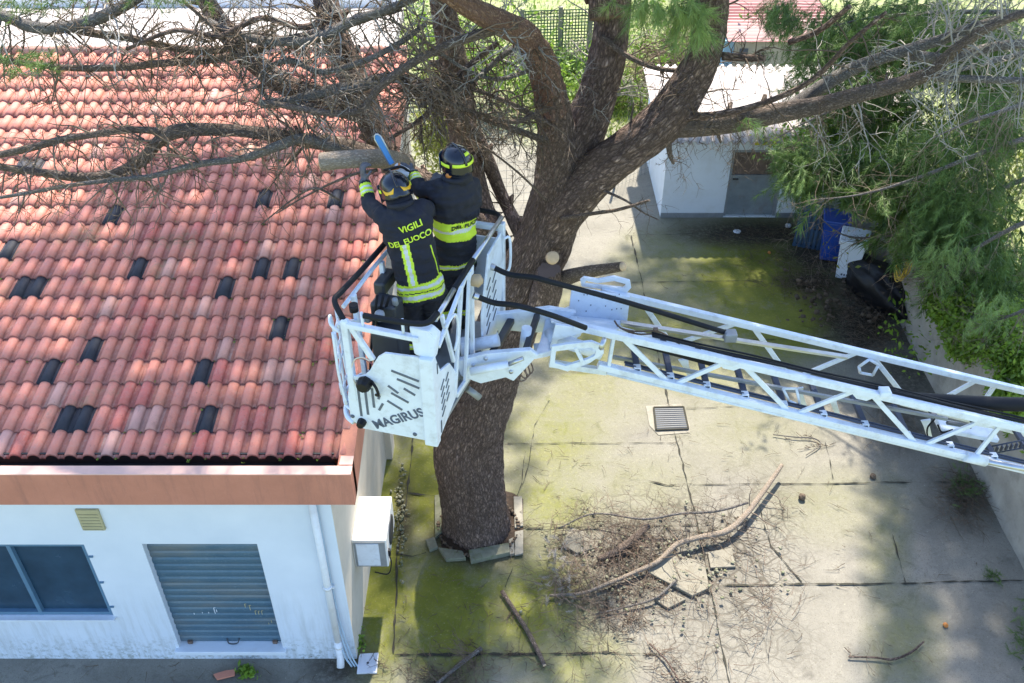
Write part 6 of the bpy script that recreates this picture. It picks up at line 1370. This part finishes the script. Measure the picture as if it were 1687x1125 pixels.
    m2.polygons.foreach_set('material_index', idx); m2.polygons.foreach_set('use_smooth', [True]*len(idx))
    m2.name = 'person'; o = bpy.data.objects.new('person', m2); o.location = loc; link(o); tag(o, label, 'person', 'firefighters in the basket')
    bvh = BVHTree.FromPolygons([v.co+loc for v in m2.vertices], [tuple(p.vertices) for p in m2.polygons])
    o['_up'] = 0; del o['_up']
    return o, bvh, up, rg, fw, tp_
def helmet(par, c, up, face, style):
    up = up.normalized(); face = (face-up*face.dot(up)).normalized(); sd_ = up.cross(face).normalized()  # left
    base = base_of(par)
    def P(x, y, z): return c+sd_*x+face*y+up*z
    # shell
    vs = []; fs = []; nu, nv = 28, 14
    for i in range(nv+1):
        ph = math.pi/2*(1-i/nv*1.38)
        for k in range(nu):
            th = 2*math.pi*k/nu; r = math.cos(ph) if ph > 0 else 1+.0*ph; x = .122*r*math.cos(th); y = .142*r*math.sin(th); z = .125*math.sin(ph)
            if ph < 0: fl = 1+.10*(-ph); x = .122*math.cos(th)*fl; y = .142*math.sin(th)*fl*(1 if math.sin(th) > 0 else 1.02); z = .125*math.sin(ph)*(1.0 if math.sin(th) < .2 else .35)
            z += .012*math.exp(-(x/.02)**2)*(r > .3) ; vs.append(P(x, y, z))
    for i in range(nv):
        for k in range(nu): fs.append((i*nu+k, i*nu+(k+1) % nu, (i+1)*nu+(k+1) % nu, (i+1)*nu+k))
    mb = MB(); mb.add(vs, fs, 0, None, True); h = mb.build('helmet', M['helmet'], par); so_ = h.modifiers.new('s', 'SOLIDIFY'); so_.thickness = .006
    if style == 'a': h['label'] = 'glossy dark helmet with yellow crescent marks'
    def onshell(th, ph, k=1.03): return P(.122*math.cos(ph)*math.cos(th)*k, .142*math.cos(ph)*math.sin(th)*k, .125*math.sin(ph)*k)
    def patch(th0, th1, ph0, ph1, m, nm, k=1.035, cres=False):
        n = 12; vs = []; fs = []
        for i in range(n+1):
            th = th0+(th1-th0)*i/n; q = math.sin(math.pi*i/n) if cres else 1
            mid = (ph0+ph1)/2; hw = (ph1-ph0)/2*(q if cres else 1); sh_ = (.45*(math.sin(math.pi*i/n)-.5) if cres else 0)
            for ph in (mid-hw-sh_, mid-sh_, mid+hw-sh_): vs.append(onshell(th, ph, k))
        for i in range(n):
            for j_ in range(2): fs.append((i*3+j_, (i+1)*3+j_, (i+1)*3+j_+1, i*3+j_+1))
        mb = MB(); mb.add(vs, fs, 0, None, True); o = mb.build(nm, M[m], h); q = o.modifiers.new('s', 'SOLIDIFY'); q.thickness = .004
    pi = math.pi
    if style == 'a':
        patch(-2.75, -1.75, -.35, .18, 'helmet_yellow', 'crescent_mark', cres=True); patch(-1.35, -.55, -.35, .18, 'helmet_yellow', 'crescent_mark', cres=True); patch(2.7, 3.5, -.1, .1, 'hivis', 'side_stripe'); patch(-.35, .3, -.1, .1, 'hivis', 'side_stripe')
    else:
        patch(-2.6, -.7, .02, .22, 'hivis', 'rear_stripe'); patch(-2.2, -1.6, .62, .82, 'hivis', 'crown_stripe'); patch(-.5, .2, -.05, .15, 'hivis', 'side_stripe'); patch(3.2, 3.7, -.05, .15, 'hivis', 'side_stripe')
        mb = MB(); mb.lathe(P(.10, -.04, -.08), [(.0, .03), (.022, .025), (.026, .0), (.02, -.02)], 12, sd_*.8-face*.5); mb.build('ear_disc', M['orange'], h)
    mb = MB(); pts = [onshell(math.pi/2, ph, 1.05) for ph in (.25, .7, 1.2, 1.5)]+[onshell(-math.pi/2, ph, 1.05) for ph in (1.2, .8, .4, .1)]; mb.tube(sm(pts, 3), .012, 8); mb.build('crest', M['helmet'], h)
    mb = MB(); vs = []; fs = []   # visor
    for i in range(13):
        th = .25+(math.pi-.5)*i/12
        for z in (-.10, -.02, .04): vs.append(P(.132*math.cos(th), .155*math.sin(th), z))
    for i in range(12):
        for j_ in range(2): fs.append((i*3+j_, (i+1)*3+j_, (i+1)*3+j_+1, i*3+j_+1))
    mb.add(vs, fs, 0, None, True); o = mb.build('visor', M['glass'], h); q = o.modifiers.new('s', 'SOLIDIFY'); q.thickness = .003
    # neck guard
    vs = []; fs = []
    for i in range(15):
        th = -math.pi*.92+(math.pi*.84)*i/14
        for (k, z) in ((.9, -.07), (.95, -.12), (1.0, -.17)): vs.append(P(.118*k*math.cos(th), .13*k*math.sin(th), z))
    for i in range(14):
        for j_ in range(2): fs.append((i*3+j_, (i+1)*3+j_, (i+1)*3+j_+1, i*3+j_+1))
    mb = MB(); mb.add(vs, fs, 0, None, True); o = mb.build('neck_guard', M['jacket'], h); q = o.modifiers.new('s', 'SOLIDIFY'); q.thickness = .006
    return h
V_ = Vector
# left firefighter
A = dict(pelvis=U(690, 462, y=6.42), neck=U(661, 340, y=6.50), head=U(652, 315, y=6.60), face=V_((-.35, .85, .25)).normalized(), sl=U(631, 356, y=6.52), sr=U(696, 346, y=6.55), el=U(610, 338, y=6.72), wl=U(601, 302, y=6.88),
         er=U(716, 340, y=6.86), wr=U(676, 295, y=7.02), hl=V_((-.1, .3, .9)), nl=V_((.8, .5, .1)), hr=V_((-.6, .35, .5)), nr=V_((0, .7, -.6)), style='a')
A['hipl'] = U(675, 475, y=6.42); A['hipr'] = U(706, 474, y=6.45); A['kl'] = U(678, 535, y=6.50)
A['al'] = V_((A['kl'].x+.0, 6.48, BF+.12)); A['kr'] = U(711, 530, y=6.62); A['ar'] = V_((A['kr'].x+.02, 6.62, BF+.12)); A['footl'] = V_((-.1, 1, 0)); A['footr'] = V_((.1, 1, 0))
Al = V_((A['pelvis'].x, A['pelvis'].y, BF+.04))
pa, bva, upa, rga, fwa, tpa = person('firefighter on the left in black and yellow jacket, raising an arm to the sawn branch', A, Al)
helmet(pa, A['head']+upa*.035, (upa+V_((-.15, .25, .2))).normalized(), A['face'], 'a')
text_on('VIGILI', tpa(.80, .05, -.15), rga+upa*.16, upa, .073, 'hivis', 'lettering', pa, project=bva)
text_on('DEL FUOCO', tpa(.64, .02, -.15), rga+upa*.16, upa, .065, 'hivis', 'lettering', pa, project=bva)
# right firefighter
Bp = dict(pelvis=U(748, 412, y=6.88), neck=U(751, 296, y=6.80), head=U(752, 270, y=6.86), face=V_((-.55, .8, -.1)).normalized(), sl=U(724, 309, y=6.78), sr=U(777, 311, y=6.88), el=U(692, 312, y=6.84), wl=U(682, 288, y=7.02),
          er=U(782, 330, y=7.15), wr=U(735, 298, y=7.25), hl=V_((-.7, .3, .2)), nl=V_((0, .8, -.6)), hr=V_((-.7, .4, .0)), nr=V_((0, .3, -.9)), style='b')
Bp['hipl'] = U(734, 424, y=6.88); Bp['hipr'] = U(765, 424, y=6.92); Bp['kl'] = U(732, 480, y=6.93); Bp['kr'] = U(764, 478, y=7.0)
Bp['al'] = V_((Bp['kl'].x, 6.92, BF+.12)); Bp['ar'] = V_((Bp['kr'].x-.02, 6.98, BF+.12)); Bp['footl'] = V_((-.3, 1, 0)); Bp['footr'] = V_((.2, 1, 0))
Bl = V_((Bp['pelvis'].x, Bp['pelvis'].y, BF+.04))
pb, bvb, upb, rgb_, fwb, tpb = person('firefighter on the right with broad yellow band across the back, holding the chainsaw', Bp, Bl)
helmet(pb, Bp['head']+upb*.035, (upb+V_((-.1, .1, .1))).normalized(), Bp['face'], 'b')
text_on('VIGILI', tpb(.60, .10, -.15), rgb_, upb, .062, 'jacket', 'lettering', pb, project=bvb)
text_on('DEL FUOCO', tpb(.475, .085, -.15), rgb_, upb, .058, 'jacket', 'lettering', pb, project=bvb)
for (par_, tp_f, rg_, fw_, u_) in ((pa, tpa, rga, fwa, upa), (pb, tpb, rgb_, fwb, upb)):
    mb = MB(); c0 = tp_f(1.0, 0, .02); n_ = 20; mb.tube([c0+rg_*.085*math.cos(2*math.pi*k/n_)+fw_*.085*math.sin(2*math.pi*k/n_)+u_*(.02-.01*math.sin(2*math.pi*k/n_)) for k in range(n_+1)], .024, 8, cap=False); mb.build('collar', M['jacket'], par_)
for sgn, t0_, t1_ in ((1, .06, .50),):
    pts_ = []
    for k in range(9):
        q = tpa(t0_+(t1_-t0_)*k/8, .175*sgn-.01*k/8, -.3); hit = bva.ray_cast(q, fwa)
        if hit[0] is not None: pts_.append(hit[0]-fwa*.004)
    if len(pts_) > 3: mb = MB(); mb.tube(pts_, .006, 6); mb.build('yellow_piping', M['hivis'], pa)
# chainsaw held by the right firefighter
cs = thing('chainsaw', 'chainsaw with upright blue guide bar held over the sawn branch', 'chainsaw', tuple(U(655, 278, y=7.0)))
Yc = 6.98; p0, p1 = U(646, 270, y=Yc), U(619, 221, y=Yc+.05); d = (p1-p0).normalized(); s_ = d.cross(V_((0, 1, 0))).normalized(); L = (p1-p0).length
bar_o = [p0+s_*.026, p0+d*L*.88+s_*.030, p0+d*L*.97+s_*.018, p0+d*L, p0+d*L*.97-s_*.018, p0+d*L*.88-s_*.030, p0-s_*.026]
mb = MB(); mb.prism(bar_o, V_((0, .008, 0))); gbar = mb.build('guide_bar', M['bar_blue'], cs)
mb = MB(); mb.tube(bar_o, .006, 5); mb.build('chain', M['alu'], cs)
q = p0-d*.04
mb = MB(); mb.box(q-d*.07+s_*.0, (.13, .10, .17), Matrix.Rotation(R(30), 3, 'Y')); mb.build('motor_housing', M['plate'], cs, .02)
mb = MB(); mb.tube(sm([q+s_*.08+d*.02, q+s_*.02+d*.05-V_((0, .1, 0)), q-s_*.08+d*.02-V_((0, .08, 0)), q-s_*.1-d*.08]), .012, 8); mb.build('front_handle', M['black_rubber'], cs)
mb = MB(); mb.box(q-d*.06-V_((0, .065, 0)), (.09, .04, .11), Matrix.Rotation(R(30), 3, 'Y')); mb.build('clutch_cover', M['dark_metal'], cs, .01)
mb = MB(); mb.tube(sm([q-d*.15+s_*.03, q-d*.22-s_*.02, U(690, 296, y=7.02), q-d*.14-s_*.06]), .014, 8); mb.build('rear_handle', M['black_rubber'], cs)
mb = MB(); mb.tube(sm([q+s_*.05+V_((0, -.02, .02)), q+V_((.04, -.07, .04)), q-s_*.05+V_((0, -.02, .03))]), .01, 6); mb.build('chain_brake', M['orange'], cs)

# ------------------------------------------------------------------ unseen pine foliage above the frame, shaped to shade the yard and roof
rc = random.Random(21); CL = []; REJ = [0]
LIT = [[(880, 650), (1000, 600), (1130, 596), (1300, 620), (1442, 700), (1432, 1125), (1428, 1500), (1000, 1500), (1000, 880), (868, 860)], [(1512, 900), (1532, 915), (1610, 1125), (1650, 1400), (1530, 1400), (1514, 980)]]
def ray_lit(p, full=True):
    """does a ray from p (away from the sun) land on something the photograph shows sunlit?"""
    g = p-sd*(p.z/sd.z)
    if (p-sd*((p.z-1.6)/sd.z)-Vector((-1.83, 8.4, 1.6))).length < .6: return True
    if zc(g) > 2:
        a_, b_ = proj(g)
        for L in (LIT if full else LIT[:1]):
            if inpoly(a_, b_, L): return True
        if b_ < 400 and a_ > 670 and a_ < 1030: return True
        if b_ < 240 and a_ > 660 and a_ < 1300: return True
    r = p-sd*((p.z-4.4)/sd.z)
    if -13 < r.x < -1.7 and 7 < r.y < 15:
        rr_ = p-sd*((p.z-(RZ+(r.y-RY)*TA/TB))/sd.z); a_, b_ = proj(rr_)
        if a_/340.+b_/470. < 1.0+.15*noise.noise(rr_*1.2): return True
        if b_ < 260 and rc.random() < .45: return True
    if 14.9 < r.y < 18 and r.x < -1.7: return True
    s_ = p-sd*((p.z-2.1)/sd.z)
    if full and 3.0 < s_.x < 9 and 18.9 < s_.y < 22.2: return True
    return False

def shade_at(q, hmin, hmax, tries=1):
    for _ in range(tries):
        h = rc.uniform(hmin, hmax); p = q+sd*((h-q.z)/sd.z)
        if zc(p) > 0 and proj(p)[1] > -70: continue
        if ray_lit(p) or any(ray_lit(p+Vector(o_), False) for o_ in ((.22, 0, 0), (-.22, 0, 0), (0, .3, 0), (0, -.3, 0))): REJ[0] += 1; continue
        CL.append(p)
for _ in range(1350):   # ground
    px, py = rc.uniform(560, 1700), rc.uniform(390, 1180); q = U(px, py, z=0)
    if any(inpoly(px, py, L) for L in LIT): continue
    if px > 1400 and rc.random() < .4: continue
    shade_at(q, 9.5, 13)
for _ in range(720):
    shade_at(U(rc.uniform(1430, 1760), rc.uniform(640, 1180), z=0), 9.5, 13)
for _ in range(620):
    shade_at(U(rc.uniform(1030, 1440), rc.uniform(385, 600), z=0), 9.5, 13)
for _ in range(1050):   # roof
    x, y = rc.uniform(-8, -1.7), rc.uniform(7.2, 15); shade_at(Vector((x, y, RZ+(y-RY)*.206)), 12, 16)
for _ in range(700):    # basket, ladder
    px, py = rc.uniform(540, 1700), 0; q = U(px, rc.uniform(250, 700) if px < 860 else 560+(px-900)*.2+rc.uniform(-60, 60), y=rc.uniform(5.5, 7.2)); shade_at(q, 9.2, 11.5)
tips = []
for p in CL:
    for _ in range(3): tips.append((tuple(p+Vector((rc.gauss(0, .16), rc.gauss(0, .16), rc.gauss(0, .2)))), (rc.gauss(0, 1), rc.gauss(0, 1), rc.gauss(.3, .6)), rc.uniform(.8, 1.3)))
spray_mesh('crown', tips, M['needles'], pine, 38, .42, .2, .010, kind='stuff')  # unseen needle sprays, set where their shadows are wanted
for (a_, b_, r) in [((1.0, 9.9, 7.6), (.6, 12, 11), .2), ((2.2, 9.2, 8.2), (2.6, 12.5, 11.5), .18), ((.9, 10, 7.8), (-1.5, 14, 11.3), .16), ((-1.9, 9.6, 8.4), (-4, 13, 11), .14), ((-1.8, 9.6, 8.4), (-6, 14, 11.5), .1), ((1, 11, 9.5), (1, 17, 11.6), .1), ((2.4, 11, 10), (5, 15, 11.5), .1), ((-3, 11, 10), (-6, 11, 10.6), .08)]:
    P = sm([a_, Vector(a_).lerp(Vector(b_), .5)+Vector((0, 0, .4)), b_], 6); mb = MB(); mb.tube(P, [r*(1-.7*i/(len(P)-1)) for i in range(len(P))], 10, bump=.1); mb.build('branch', M['bark'], pine)
